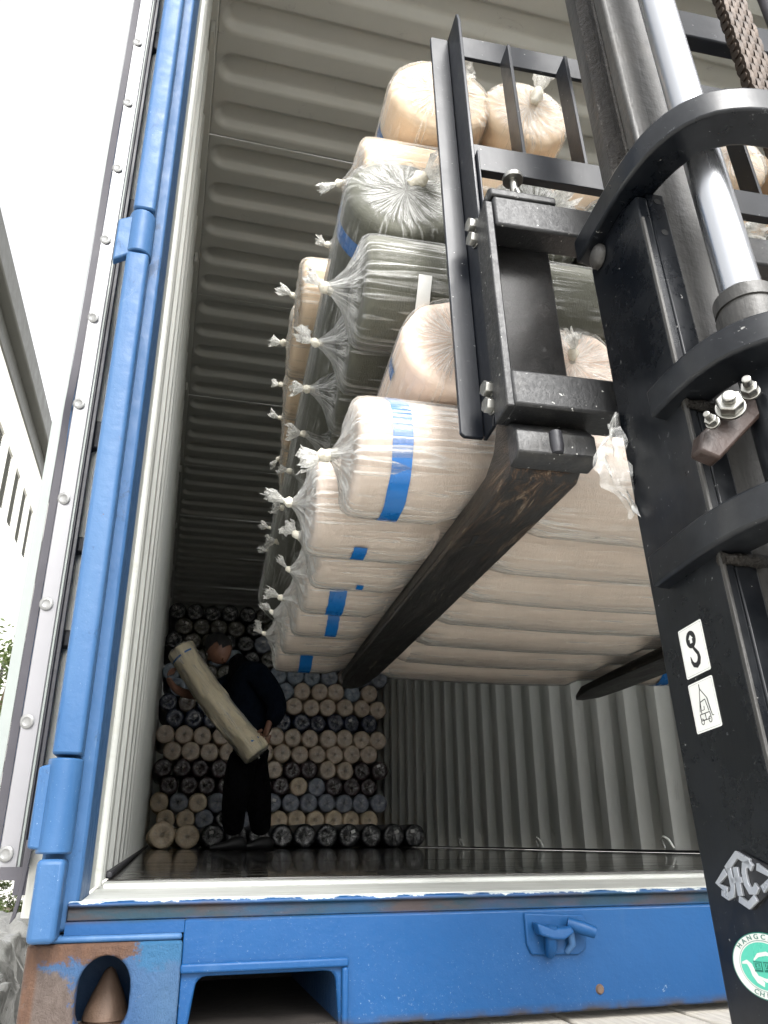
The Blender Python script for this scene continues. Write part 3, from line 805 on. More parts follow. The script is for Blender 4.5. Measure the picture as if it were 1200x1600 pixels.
# ---- left door folded back along the side
door = bpy.data.objects.new('cargo_door', None); COL.objects.link(door)
PM['cargo_door'] = Matrix(); door.parent = con; door.matrix_parent_inverse = PM[con.name].inverted()
HX, HY = -.070, 1.132                    # outer face / hinge edge of the door
ang = radians(8.5)
def TD(p):                               # door space: x = inwards through the thickness (towards -X), y = along the door, z up
    tx, ty = -cos(ang), -sin(ang); wx, wy_ = -sin(ang), cos(ang)
    return (HX + p[0] * tx + p[1] * wx, HY + p[0] * ty + p[1] * wy_, p[2])
DB, DT = 1.572, 4.13
def dpart(name, a, b, m, bev=.002): return MB().box(a, b, TD).build(name, m, door, bevel=bev)
dpart('door_skin', (.004, .006, DB), (.040, 1.15, DT), M['blue'])
dpart('edge_seal', (-.001, -.004, DB - .02), (.0055, .010, DT), M['dark'], .0015)
dpart('edge_fin', (.0058, -.006, DB - .02), (.0082, .012, DT), M['dark'], .0008)
dpart('edge_channel', (.0084, -.002, DB), (.0118, .005, DT), M['lip'], .0008)
dpart('retainer_strip', (.012, -.0035, DB), (.0335, .0055, DT), M['strip'], .0012)
# wavy black gasket and pale fin
gm = MB(); rings = []
for k in range(120):
    z = DB + .0 + (DT - DB) * k / 119
    wv = .0016 * fn(z * 3, 0, 0, 9) + .0022 * exp(-((z - 2.20) / .05) ** 2)
    x0, x1 = .0340 + wv, .0445 + wv * .6
    rings.append([TD((x0, -.0032, z)), TD((x1, -.006 - wv, z)), TD((x1, .012, z)), TD((x0, .012, z))])
gm.loft(rings); gm.build('gasket', M['gasket'], door, smooth=40)
gm = MB(); rings = []
for k in range(60):
    z = DB + .01 + (DT - DB) * k / 59
    wv = .0012 * fn(z * 2, 4, 0, 5)
    rings.append([TD((.0450 + wv, -.0035, z)), TD((.0585 + wv, .000, z)), TD((.0585 + wv, .018, z)), TD((.0450 + wv, .018, z))])
gm.loft(rings); gm.build('gasket_fin', M['lip'], door, smooth=40)
# rubber flap below the door corner
MB().prism([(-.002, DB - .021), (.012, DB - .021), (.012, DB - .005), (.030, DB - .004), (.030, DB + .01), (-.002, DB + .01)], -.008, .004, lambda a, b, h: TD((a, h, b))).build('gasket_corner', M['gasket'], door)
MB().prism([(-.003, DB + .04), (.006, DB + .04), (.006, DB - .02), (.0105, DB - .052), (.0045, DB - .044), (.001, DB - .02)], -.010, -.006, lambda a, b, h: TD((a, h, b))).build('gasket_flap', M['gasket'], door, bevel=.001)
rv = MB(); 
rv.loft([[(r_ * cos(2 * pi * k / 16), -h, r_ * sin(2 * pi * k / 16)) for k in range(16)] for h, r_ in ((0, .0092), (.0014, .0092), (.0026, .0075), (.0026, .0055), (.0020, .0048), (.0018, .001))])
rvo = rv.build('rivet', simple('pale_rivet_head', (.19, .19, .185), .35, .2, .12, 60, .3), None, smooth=40)
for k in range(17):
    z = 1.5965 + .1556 * k
    o = rvo if k == 0 else rvo.copy()
    if k: COL.objects.link(o)
    p = TD((.0265 + R.uniform(-.0008, .0008), -.0036, z)); o.location = p; o.rotation_euler = (R.uniform(-.1, .1), R.uniform(0, 6), -ang)
    o.parent = door; o.matrix_parent_inverse = Matrix()
# lock rods, their guides and cams on the outer face
for yy in (.062, .52):
    MB().tube([TD((-.0185, yy, DB - .05)), TD((-.0185, yy, DT))], .0165, 14).build('lock_rod', M['rodw'], door, smooth=50)
    for z in (1.66, 1.86, 2.00, 2.17, 2.62, 3.05, 3.5):
        MB().box((-.036, yy - .022, z), (-.0005, yy + .022, z + (.05 if z > 2.1 else .026)), TD).build('rod_guide', M['dark'], door, bevel=.004)
# hinge leaves joined to the door
for z0, z1 in ((1.597, 1.700), (2.440, 2.518), (3.224, 3.306)):
    hb = MB(); cxx, cyy = -.0335, 1.046
    rings = [[(cxx + .0200 * cos(2 * pi * k / 24), cyy + .0235 * sin(2 * pi * k / 24), z) for k in range(24)] for z in (z0, z1)]
    hb.loft(rings); hn = hb.build('hinge', M['blue'], door, bevel=.0022)
    lf_ = MB(); lf_.prism([(-.036, z0 + .002), (-.036, z1 - .002), (-.061, z1 - .010), (-.061, z0 + .006)] if z0 < 2 else [(-.036, z0 + .002), (-.036, z1 - .002), (-.068, z1 - .02), (-.068, z0 - .02)], 1.031, 1.047, lambda a, b, h: (a, h, b))
    lf_.build('hinge_leaf', M['blue'], hn, bevel=.003)
# right door, folded back the same way
dpr = MB().box((XI + .072, 1.14, DB), (XI + .118, 2.29, DT)).build('cargo_door', M['blue'], con, bevel=.003)

# ================================================================== ROLLS OF CLOTH
DENT = []
def dent(x, sa, r):
    if sa >= 0 or not DENT: return 0.0
    d = 0.0
    for a, b in DENT:
        t = max(0, min(1, min(x - a, b - x) / .035 + 1)); d = max(d, t * t * (3 - 2 * t))
    return d * .015 * min(1, -sa * 1.5)
def rollmesh(L, r, seed, bulge=.35, sag=0.0, n=44, lump=.0035, flat=0.0):
    """the cloth core, axis +X from 0 to L"""
    prof = [(.014, .04), (.009, .14), (.004, .34), (.001, .60), (.0, .82), (.0025, .925), (.008, .978), (.017, .998), (.05, 1.0)]
    xs_ = prof + [(.05 + (L - .10) * k / 26, 1.0) for k in range(1, 26)] + [(L - a, b) for a, b in prof[::-1]]
    mb = MB(); rings = []
    for x, k in xs_:
        ring = []
        for i in range(n):
            a = 2 * pi * i / n
            rr = r * k * (1 + .018 * fn(cos(a) * 1.2, sin(a) * 1.2, x * 3, seed)) + lump * fn(cos(a) * 2.5, sin(a) * 2.5, x * 9, seed) * k
            ex = bulge * .018 * fn(cos(a) * k * 2, sin(a) * k * 2, 4, seed)
            y, z = rr * cos(a), rr * sin(a) * (1 - flat)
            ring.append((x + (ex if x < L / 2 else -ex), y, z - sag * sin(pi * min(1, max(0, x / L))) ** 2 + dent(x, sin(a), r)))
        rings.append(ring)
    mb.loft(rings); return mb
def filmmesh(L, r, seed, sag=0.0, n=64, cone=.026, loose=1.0, kn=(0, 0), flat=0.0):
    """loose wrap around it, gathered to a neck at x<0"""
    prof = [(-cone, .09), (-cone * .8, .16), (-cone * .45, .36), (-cone * .22, .62), (-.005, .82), (-.001, .94), (.006, .995), (.020, 1.018), (.06, 1.02)]
    xs_ = prof + [(.06 + (L - .12) * k / 30, 1.02) for k in range(1, 30)] + [(L - a, b) for a, b in prof[::-1]]
    mb = MB(); rings = []
    for idx, (x, k) in enumerate(xs_):
        ring = []; endf = 1 - min(1, abs(k)) ** 2
        side = x < L / 2
        for i in range(n):
            a = 2 * pi * i / n
            pl = .5 * fn(cos(a) * 6, sin(a) * 6, x * 1.5, seed + 2) + .35 * fn(cos(a) * 13, sin(a) * 13, x * 2, seed + 5)
            rr = r * k * (1 + .018 * fn(cos(a) * 1.2, sin(a) * 1.2, x * 3, seed)) + loose * (.0016 + .0022 * pl) * min(1, k * 2)
            dx = .006 * pl * min(1, k * 2.2) * (1 if k < .98 else 0)
            w_ = max(0, 1 - k) ** 1.2
            y, z = rr * cos(a) + kn[0] * w_, rr * sin(a) * (1 - flat) + kn[1] * w_
            ring.append((x + dx, y, z - sag * sin(pi * min(1, max(0, x / L))) ** 2 + dent(x, sin(a), r)))
        rings.append(ring)
    mb.loft(rings, cap=False); return mb
def knotmesh(seed, size=1.0, d=(-1, 0, 0)):
    """tight knot with a flared crumpled tail, leaving along d"""
    r = random.Random(seed); D = Vector(d).normalized(); U = D.orthogonal().normalized(); V_ = D.cross(U)
    mb = MB(); mb.cur = 0
    rings = []
    for t, rr in ((-.016, .0060), (-.010, .0062), (-.005, .0080), (.000, .0098), (.005, .0096), (.009, .0070), (.012, .0055)):
        rings.append([D * t * size + (U * cos(a) + V_ * sin(a)) * size * rr * (1 + .45 * fn(cos(a) * 1.6, sin(a) * 1.6, t * 120, seed)) for a in [2 * pi * k / 14 for k in range(14)]])
    mb.loft(rings)
    mb.cur = 1
    n = 30; rings = []; Lt = r.uniform(.022, .044) * size; wid = r.uniform(.010, .022) * size
    bend = (U * r.uniform(-1, 1) + V_ * r.uniform(-1, 1)) * .35
    fl = r.uniform(.45, .8); ph = r.uniform(0, 6)
    for k in range(8):
        t = k / 7; ring = []
        for i in range(n):
            a = 2 * pi * i / n
            fold = .55 * fn(cos(a) * 2.6, sin(a) * 2.6, t * 1.3, seed + 1) + .35 * fn(cos(a) * 6, sin(a) * 6, t * 3, seed + 3)
            rad = (.004 * size + wid * (t ** .7)) * (1 + 1.1 * fold * (.25 + t))
            ln = Lt * t * (1 + .8 * fn(cos(a) * 3.5, sin(a) * 3.5, 7, seed) * t) + .009 * size
            uu = U * cos(ph) + V_ * sin(ph); vv = -U * sin(ph) + V_ * cos(ph)
            ring.append(D * ln + uu * rad * cos(a) + vv * rad * sin(a) * fl + bend * Lt * t * t)
        rings.append(ring)
    mb.loft(rings, cap=False)
    # stray inner fold
    rings = []
    for k in range(6):
        t = k / 5
        rings.append([D * (.012 * size + Lt * .9 * t) + (U * cos(a) + V_ * sin(a) * .5) * (.003 + .011 * t) * size * (1 + .9 * fn(cos(a) * 4, sin(a) * 4, t * 3, seed + 9)) for a in [2 * pi * j / 16 for j in range(16)]])
    mb.loft(rings, cap=False)
    return mb
def bandmesh(x0, x1, r, a0, a1, sag=0, L=1, n=30, skew=0.0, flat=0.0, seed=1):
    mb = MB(); rings = []
    for x in (x0, x0 + (x1 - x0) * .33, x0 + (x1 - x0) * .66, x1):
        ring = []
        for i in range(n + 1):
            a = a0 + (a1 - a0) * i / n
            xx = x + skew * (i / n) + .0015 * fn(i * .4, x * 20, 0, seed)
            rr = r * (1 + .018 * fn(cos(a) * 1.2, sin(a) * 1.2, x * 3, seed))
            ring.append((xx, rr * cos(a), rr * sin(a) * (1 - flat) - sag * sin(pi * xx / L)))
        rings.append(ring)
    mb.loft(rings, cap=False, closed=False); return mb

# forklift-aligned frame: u across, v forwards, w up; lengths in metres after K
psi, th = radians(3.0), radians(-4.5)
Vv = Vector((sin(psi) * cos(th), cos(psi) * cos(th), sin(th))); Uu = Vector((cos(psi), -sin(psi), 0)); Ww = Uu.cross(Vv)
K = 1.18
ORI = CAM.copy()                          # datum of the measured forklift coordinates
def G(u, v, w): return ORI + (Uu * u + Vv * v + Ww * w) * K
BR = Matrix(((Uu.x, Vv.x, Ww.x), (Uu.y, Vv.y, Ww.y), (Uu.z, Vv.z, Ww.z)))

def frame(origin, X, up_=None):
    X = X.normalized(); up_ = up_ or Vector((0, 0, 1)); Y = up_.cross(X).normalized(); Z = X.cross(Y)
    return Matrix(((X.x, Y.x, Z.x, origin.x), (X.y, Y.y, Z.y, origin.y), (X.z, Y.z, Z.z, origin.z), (0, 0, 0, 1)))

def wrapped_roll(label, origin, X, L, r, cloth, film, seed, sag=0.0, kn=(0, 0), cone=.026, tapes=(), slips=(), knots=2, loose=1.0, kd=None, ksize=1.0, group='fabric rolls on the forks', flat=0.0, bulge=.35, lump=.0025):
    """thing > cloth, wrap, knots, tape"""
    Mx = frame(origin, X)
    t = thing('fabric_roll', label, 'fabric roll', mat=Mx, group=group)
    def put(o, name=None):
        o.parent = t; o.matrix_parent_inverse = Matrix(); return o
    put(rollmesh(L, r, seed, bulge, sag, flat=flat, lump=lump).build('cloth', M[cloth], None, smooth=180))
    put(filmmesh(L, r, seed, sag, cone=cone, loose=loose, kn=kn, flat=flat).build('plastic_wrap', M[film], None, smooth=180))
    d = kd or (-1, R.uniform(-.5, .5), R.uniform(-.5, .6))
    o = put(knotmesh(seed, ksize, d).build('knot', [M['knot'], M['tuft']], None, smooth=180)); o.location = (-cone - .004 * ksize, kn[0], kn[1])
    if knots == 2:
        o = put(knotmesh(seed + 50, ksize, (1, -.3, .2)).build('knot', [M['knot'], M['tuft']], None, smooth=180)); o.location = (L + cone + .004, kn[0], kn[1])
    for (x0, x1, a0, a1, sk) in tapes:
        put(bandmesh(x0, x1, r * 1.012 + .0012, a0, a1, sag, L, skew=sk, flat=flat, seed=seed).build('tape_band', M['tape'], None, smooth=180))
    for (x0, x1, a0, a1) in slips:
        put(bandmesh(x0, x1, r * 1.05 + .004, a0, a1, sag, L, n=6, flat=flat, seed=seed).build('paper_slip', M['slip'], None, smooth=180))
    return t

ordw = ['frontmost', 'second', 'third', 'fourth', 'fifth', 'sixth', 'seventh', 'eighth', 'ninth', 'tenth']
rr_ = .0735 * K
LB = 1.02 * K
# layer 1: beige rolls lying across the forks. local y of the roll frame points forwards (v), z up
L1 = [(.124, .850, .508), (.096, .997, .514), (.121, 1.144, .522), (.122, 1.291, .531), (.123, 1.438, .538), (.117, 1.585, .546), (.113, 1.732, .552)]
tp = {0: [(.047, .076, radians(80), radians(330), .0)], 1: [(.070, .092, radians(248), radians(278), .0)], 2: [(.078, .091, radians(255), radians(268), .0)],
      3: [(.046, .080, radians(150), radians(285), .0)], 4: [(.066, .092, radians(215), radians(262), .0)], 5: [], 6: [(.058, .090, radians(170), radians(290), .0), (LB - .12, LB - .085, radians(150), radians(290), 0)]}
knd = [(-1, .15, -.3), (-1, .2, .35), (-.7, .3, .8), (-.8, -.2, .7), (-1, 0, .5), (-.8, .3, .9), (-1, .1, .5)]
tdesc = ['with a broad blue tape band', 'with one small blue patch', 'with a faint tape mark', 'with a blue tape band', 'with a short tape patch', 'without visible tape', 'taped at both ends']
for i, (u, v, w) in enumerate(L1):
    DENT[:] = [((.286 - u - .02) * K, (.366 - u - .02) * K), ((.862 - u - .02) * K, (.95 - u - .02) * K)]
    rad = rr_ * (1.05 if i == 0 else R.uniform(.935, .985))
    wrapped_roll('%s bottom-layer beige roll lying on the forks, %s' % (ordw[i], tdesc[i]), G(u + .020 + (.002 if i == 0 else 0), v, w + (.008 if i == 0 else .005)), Uu, LB, rad, 'beige', 'filmA' if i else 'filmA', 100 + i, sag=.014,
                 tapes=tp[i], kd=knd[i], ksize=(1.1 if i == 0 else R.uniform(.70, .85) if i < 3 else R.uniform(.55, .75)), cone=.030, kn=((-.01, -.006) if i == 0 else (R.uniform(-.012, .012), R.uniform(.0, .02))), flat=.03)
DENT[:] = []
# layer 2: blush rolls pointing at the camera
for i, (u, w, uz) in enumerate([(.285, .662, 0), (.446, .664, 0), (.605, .664, 0), (.76, .664, 0), (.915, .664, 0), (1.05, .664, 0)]):
    if i == 0: lab = 'pale blush roll with a short tape strip, behind the foot of the steel upright'
    else: lab = '%s pale blush roll from the left in the second layer up' % ordw[i]
    wrapped_roll(lab, G(u, .785 + (.02 if i else 0), w), Vv - Ww * .01, 1.15 * K, .080 * K, 'blush', 'filmB', 130 + i, cone=.012, kn=(0.0, .0 if i != 1 else .012),
                 tapes=[(.075, .097, radians(272), radians(322), .0), (.060, .085, radians(-12), radians(8), 0)] if i == 0 else [], kd=(-.7, .2, .5), ksize=.9, knots=1)
# layer 3: olive rolls across
L3 = [(.119, .850, .790), (.126, .997, .810), (.131, 1.144, .825), (.141, 1.291, .826), (.130, 1.438, .826), (.13, 1.585, .815), (.135, 1.732, .80)]
ol_t = {0: [], 1: [(.078, .105, radians(120), radians(300), .0)], 2: [(.088, .115, radians(120), radians(300), 0)]}
for i, (u, v, w) in enumerate(L3):
    wrapped_roll('%s crosswise grey olive roll of the middle layer%s' % (ordw[i], ', with a white paper slip' if i == 0 else ''), G(u + .040, v, w), Uu + Vv * .01, LB, rr_ * (1.06 if i == 0 else 1.0), 'olive', 'filmB', 160 + i, sag=.004,
                 tapes=ol_t.get(i, []), slips=[(.080, .102, radians(195), radians(240))] if i == 0 else [], cone=.052, kn=(-.004, -.004), kd=(-1, R.uniform(-.3, .3), R.uniform(-.1, .5)), ksize=R.uniform(.8, 1.0), loose=1.6)
# layer 4: olive rolls pointing outwards
for i, (u, w) in enumerate([(.218, .927), (.420, .925), (.575, .925), (.73, .925), (.885, .925), (1.04, .925)]):
    lab = 'grey olive roll with a gathered silvery end and knot beside the steel upright' if i == 0 else '%s grey olive roll from the left in the fourth layer up' % ordw[i]
    big = i == 0
    wrapped_roll(lab, G(u, .79, w), (Vv - Ww * .10 - Uu * .02) if big else Vv, (1.32 if big else 1.15) * K, (.084 if big else .078) * K, 'olive', 'filmB', 190 + i, cone=.016, kn=(-.022, .022) if big else (0, 0),
                 tapes=[(.060, .092, radians(0), radians(359), .0)] if big else [], kd=(-.5, -.9, .35), ksize=1.2, knots=1, loose=1.5)
# layer 5: cream rolls across the top of the stack
L5 = [(.135, .870, 1.010), (.138, 1.017, 1.030), (.094, 1.164, 1.035), (.092, 1.311, 1.050), (.100, 1.458, 1.045), (.110, 1.605, 1.050), (.120, 1.752, 1.025), (.131, 1.899, .995), (.126, 2.046, .975), (.134, 2.193, .965)]
for i, (u, v, w) in enumerate(L5):
    wrapped_roll('%s cream roll of the fifth layer up, lying crosswise' % ordw[i], G(u + (.028 if i < 2 else .012), v, w + .010), Uu, LB, rr_ * 1.0, 'olive' if i > 7 else 'cream', 'filmB', 220 + i, cone=.030 if i < 2 else .012, sag=.002,
                 kd=[(-1, 0, -.5), (-1, .3, .5), (-1, 0, .7), (-1, .2, .1), (-1, .1, .05), (-1, -.3, .1), (-.6, 0, -.8), (-1, .1, .4), (-1, .1, .5), (-1, 0, .05)][i], ksize=R.uniform(.62, .85), kn=(R.uniform(-.01, .01), 0), loose=2.0)
# layer 6: cream rolls on top, pointing outwards
for i, (u, w, lab) in enumerate([(.288, 1.168, 'topmost cream roll behind the steel upright, with a blue tape mark'), (.432, 1.165, 'topmost cream roll behind the bars, its plastic tail sticking up'),
                                 (.800, 1.150, 'topmost cream roll right of the chrome rod'), (.955, 1.150, 'topmost cream roll at the far right of the load')]):
    wrapped_roll(lab, G(u, .79, w), Vv + Ww * .0 - Uu * .015, 1.15 * K, (.084 if i == 0 else .073) * K, 'cream', 'filmB', 250 + i, cone=.018, kn=(-.014, .022) if i < 2 else (0, 0), ksize=1.25, kd=(-.3, -.35, 1.0),
                 tapes=[(.085, .115, radians(-28), radians(12), .0)] if i == 0 else [], knots=1, loose=1.6)

# ================================================================== STACK AT THE BACK
SR = {}
for nm, a, b, sh, core in (('beige', (.62, .50, .38), (.76, .63, .49), .75, (.16, .12, .09)), ('cream', (.78, .62, .42), (.86, .71, .51), .4, (.22, .15, .09)), ('grey', (.20, .225, .28), (.31, .34, .41), .6, (.05, .05, .06)),
                           ('maroon', (.018, .008, .011), (.045, .020, .024), .75, (.02, .012, .012)), ('navy', (.006, .011, .034), (.014, .026, .070), .8, (.01, .012, .02)), ('light_blue', (.24, .30, .38), (.36, .43, .51), .5, (.1, .12, .15)),
                           ('olive', (.040, .036, .025), (.095, .086, .062), .75, (.04, .035, .03)), ('black', (.002, .0025, .004), (.005, .006, .009), .95, (.006, .006, .007)), ('brown', (.13, .105, .085), (.19, .155, .125), .3, (.07, .05, .04))):
    SR[nm] = m_stackroll(nm + '_roll_under_film', a, b, sh, core)
def endroll_mesh(r, L, seed, mat, n=30):
    prof = [(.004, .02), (.009, .10), (.006, .22), (.0, .45), (-.003, .7), (.001, .86), (.010, .96), (.026, 1.0)]
    mb = MB(); rings = []
    xs_ = prof + [(.1, 1.0), (L * .5, 1.0), (L, .98)]
    for x, k in xs_:
        rings.append([(x + .005 * fn(cos(a) * 5 * k, sin(a) * 5 * k, 1, seed) * (1 if k < .99 else 0), r * k * (1 + .035 * fn(cos(a) * 1.3, sin(a) * 1.3, x, seed)) * cos(a), r * k * (1 + .035 * fn(cos(a) * 1.3, sin(a) * 1.3, x, seed)) * sin(a)) for a in [2 * pi * i / n for i in range(n)]])
    mb.loft(rings)
    me = bpy.data.meshes.new('stacked_fabric_roll'); me.from_pydata(mb.v, [], mb.f); me.materials.append(mat)
    bm = bmesh.new(); bm.from_mesh(me); bmesh.ops.recalc_face_normals(bm, faces=bm.faces); bm.to_mesh(me); bm.free(); shade(me, 180)
    return me
EM = {}
for nm in SR: EM[nm] = [endroll_mesh(.089, 1.1, hash(nm[0]) % 7 + k * 3 + len(nm), SR[nm]) for k in range(4)]
lab_me = None
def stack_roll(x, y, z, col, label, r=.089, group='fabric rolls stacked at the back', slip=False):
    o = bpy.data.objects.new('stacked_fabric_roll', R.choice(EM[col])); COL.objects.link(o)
    s_ = r / .089
    ax = Vector((R.uniform(-.015, .015), 1, R.uniform(-.01, .01)))
    Mx = frame(Vector((x, y, z)), ax) @ Matrix.Rotation(R.uniform(0, 6.28), 4, 'X') @ Matrix.Diagonal((1, s_ * R.uniform(.97, 1.03), s_ * R.uniform(.97, 1.02), 1))
    o.matrix_world = Mx
    tag(o, label, 'fabric roll', group)
    if slip:
        q = MB(); a = R.uniform(-.5, .5); cx_, cz_ = R.uniform(-.03, .03), R.uniform(.015, .05)
        pts = [(-.018, -.013), (.018, -.013), (.018, .013), (-.018, .013)]
        P3 = [(x + cx_ + p[0] * cos(a) - p[1] * sin(a), y - .012, z + cz_ + p[0] * sin(a) + p[1] * cos(a)) for p in pts]
        q.add(P3 + [(p[0], p[1] + .002, p[2]) for p in P3], [(0, 1, 2, 3), (7, 6, 5, 4), (0, 4, 5, 1), (1, 5, 6, 2), (2, 6, 7, 3), (3, 7, 4, 0)])
        s2 = q.build('paper_slip', M['slip'], None); s2.parent = o; s2.matrix_parent_inverse = Mx.inverted()
    return o
cn = {'b': 'beige', 'c': 'cream', 'g': 'grey', 'm': 'maroon', 'n': 'navy', 'l': 'light_blue', 'o': 'olive', 'k': 'black', 'w': 'brown'}
rows = ['ccgggccccccccc'[:13], 'ccgkgcccccccc', 'cgcggggggggggg'[:13], 'mmmmmmmcgmmmm', 'mmmmmmmbmmbbm'.replace('mbmmbbm', 'bmmbbm'[:6] + 'm'), 'bbbbbbbbbbbbb', 'bbbbbbbbbbbbb', 'nnnnnnnnnnnnb', 'nwnnbbbbbbbbb', 'llwkbblbbblbb', 'lkoogolllgwgg', 'kollkokoogogk', 'kookkgooogoko', 'ooookookokook', 'kkkkkokkkkkok']
rown = ['bottom', 'second', 'third', 'fourth', 'fifth', 'sixth', 'seventh', 'eighth', 'ninth', 'tenth', 'eleventh', 'twelfth', 'thirteenth', 'fourteenth', 'top']
posn = ['first', 'second', 'third', 'fourth', 'fifth', 'sixth', 'seventh', 'eighth', 'ninth', 'tenth', 'eleventh', 'twelfth', 'thirteenth']
for j, row in enumerate(rows):
    off = .095 if j % 2 == 0 else .17
    nn = 13 if j % 2 == 0 else 12
    for i in range(nn):
        c = cn[row[i % len(row)]]
        x = off + i * .178 + R.uniform(-.006, .006)
        if x > XI - .085: continue
        stack_roll(x, 8.2 + R.uniform(-.02, .03), F + .092 + j * .1545 + R.uniform(-.006, .006), c,
                   '%s roll, %s from the left in the %s row of the stack' % (c.replace('_', ' '), posn[i], rown[j]), slip=R.random() < .12 and c not in ('beige', 'cream'))
# rolls on the floor in front of the stack
fx = [(.138, 'cream', .103), (.335, 'cream', .092)] + [(.532 + .188 * k, 'black', .094) for k in range(10)]
for i, (x, c, r_) in enumerate(fx):
    if x > XI - .09: continue
    big = ' with a dark core' if c == 'cream' else ' with glinting folds'
    stack_roll(x, 7.0 + R.uniform(-.03, .03), F + r_ + .001, c, '%s roll%s, %s from the left in the floor row' % (c, big, posn[i]), r_, 'fabric rolls lying on the floor', slip=(i in (2, 3, 8, 10, 11)))

# ================================================================== WORKER
skin = N('tanned_skin'); sf = skin.noise(30, 4, .6)
M['skin'] = skin.done(skin.bsdf(skin.mix(skin.ramp(sf, .3, .7), (.15, .072, .045), (.21, .105, .068)), .5, 0, skin.bump(sf, .1, .003)))
def m_cloth(name, a, b):
    n = N(name); f = n.noise(9, 4, .6, dist=1.2); g = n.noise(34, 4, .6, dist=.8)
    return n.done(n.bsdf(n.mix(n.ramp(f, .3, .7), a, b), .9, 0, n.bump(n.math('ADD', f, n.math('MULTIPLY', g, .4)), .9, .03), spec=.08))
M['jacket'] = m_cloth('dark_navy_jacket', (.0012, .0030, .0065), (.0028, .006, .012)) if True else simple('dark_navy_jacket', (.004, .007, .014), .85, 0, .3, 12, .3, 0, .01, 25)
M['trouser'] = m_cloth('black_trousers', (.0009, .0009, .0013), (.002, .002, .0028)) if True else simple('black_trousers', (.003, .003, .0045), .9, 0, .3, 12, .3, 0, .01, 25)
M['hair'] = simple('short_black_hair', (.003, .0028, .0028), .6, 0, .3, 80, .7, 0, .01, 200)
M['shoe'] = simple('dark_shoe', (.003, .003, .0035), .6, 0, .2, 20, .2)
WY = 5.75; ws = WY / 6.2
def wp_(x, z, dy=0.0): return Vector((.0745 + (x - .0745) * ws, WY + dy, 1.6097 + (z - 1.6097) * ws))
wk = thing('person', 'worker in a dark navy jacket and black trousers carrying a beige roll before the stack', 'person', (wp_(.72, 1.55).x, WY, F))
def skinned(name, nodes, edges, mat, sub=2, parent=wk, root=0):
    me = bpy.data.meshes.new(name); me.from_pydata([tuple(p) for p, r_ in nodes], edges, []); me.materials.append(mat)
    o = bpy.data.objects.new(name, me); COL.objects.link(o)
    m = o.modifiers.new('skin', 'SKIN'); m.use_smooth_shade = True; m.branch_smoothing = .6
    lay = me.skin_vertices[0] if me.skin_vertices else None
    if lay is None:
        bm = bmesh.new(); bm.from_mesh(me); bm.verts.layers.skin.verify(); bm.to_mesh(me); bm.free(); lay = me.skin_vertices[0]
    for i, (p, r_) in enumerate(nodes):
        lay.data[i].radius = r_ if isinstance(r_, tuple) else (r_, r_); lay.data[i].use_root = (i == root)
    s_ = o.modifiers.new('sub', 'SUBSURF'); s_.levels = sub; s_.render_levels = sub
    attach(o, parent)
    return o
hip = wp_(.70, 2.26)
fz = F + .06
legs = [(hip, (.16, .14)), (wp_(.65, 2.20, -.06), .13), (wp_(.63, 1.98, -.09), .108), (wp_(.61, 1.88, -.11), .092), (wp_(.61, 1.74, -.06), .080), (Vector((wp_(.63, 0).x, WY - .03, fz + .03)), .065),
        (wp_(.76, 2.20, .07), .13), (wp_(.785, 1.98, .08), .108), (wp_(.80, 1.88, .06), .092), (wp_(.825, 1.74, .09), .080), (Vector((wp_(.84, 0).x, WY + .12, fz + .03)), .065)]
skinned('body', [(wp_(.69, 2.36), (.15, .13))] + legs + [(wp_(.66, 2.60), (.15, .13)), (wp_(.61, 2.80), (.15, .12)), (wp_(.57, 2.90), .065), (wp_(.535, 2.935), .056)],
        [(0, 1), (1, 2), (2, 3), (3, 4), (4, 5), (5, 6), (1, 7), (7, 8), (8, 9), (9, 10), (10, 11), (0, 12), (12, 13), (13, 14), (14, 15)], M['trouser'])
# jacket: torso and both sleeves
jn = [(wp_(.70, 2.30, .0), (.215, .185)), (wp_(.69, 2.45), (.21, .18)), (wp_(.66, 2.62), (.20, .175)), (wp_(.625, 2.78), (.185, .16)), (wp_(.575, 2.885), .082),
      (wp_(.70, 2.80, -.15), .10), (wp_(.80, 2.66, -.20), .092), (wp_(.875, 2.52, -.23), .080), (wp_(.845, 2.44, -.25), .062), (wp_(.805, 2.385, -.26), .052),
      (wp_(.545, 2.78, .14), .075), (wp_(.44, 2.70, .13), .06), (wp_(.37, 2.66, .10), .052)]
skinned('jacket', jn, [(0, 1), (1, 2), (2, 3), (3, 4), (3, 5), (5, 6), (6, 7), (7, 8), (8, 9), (3, 10), (10, 11), (11, 12)], M['jacket'])
# collar ring
# head, built by shaping a sphere; face looks towards -X and down
def headmesh():
    bm = bmesh.new(); bmesh.ops.create_uvsphere(bm, u_segments=40, v_segments=30, radius=1.0)
    for v in bm.verts:
        x, y, z = v.co       # x forward (face), y left, z up
        X = x * .098; Y = y * .074; Z = z * .118
        if x > 0: X *= .93 + .05 * (1 - abs(z))
        if z < -.2: Y *= 1 - .28 * (-.2 - z) / .8; X += .012 * (-.2 - z) if x > 0 else .035 * (-.2 - z)
        if x > .5 and abs(y) < .28: X += .022 * exp(-((z + .12) / .13) ** 2) * exp(-(y / .15) ** 2)      # nose
        if x > .4: X -= .010 * exp(-((z - .08) / .10) ** 2) * (exp(-((y - .36) / .16) ** 2) + exp(-((y + .36) / .16) ** 2))   # eye sockets
        if x > .5: X += .006 * exp(-((z + .42) / .07) ** 2) * exp(-(y / .3) ** 2)      # lips
        v.co = (X, Y, Z)
    return bm
hc_ = wp_(.425, 2.985)
HM = Matrix.Translation(hc_) @ Matrix.Rotation(radians(180 - 28), 4, 'Z') @ Matrix.Rotation(radians(38), 4, 'Y')
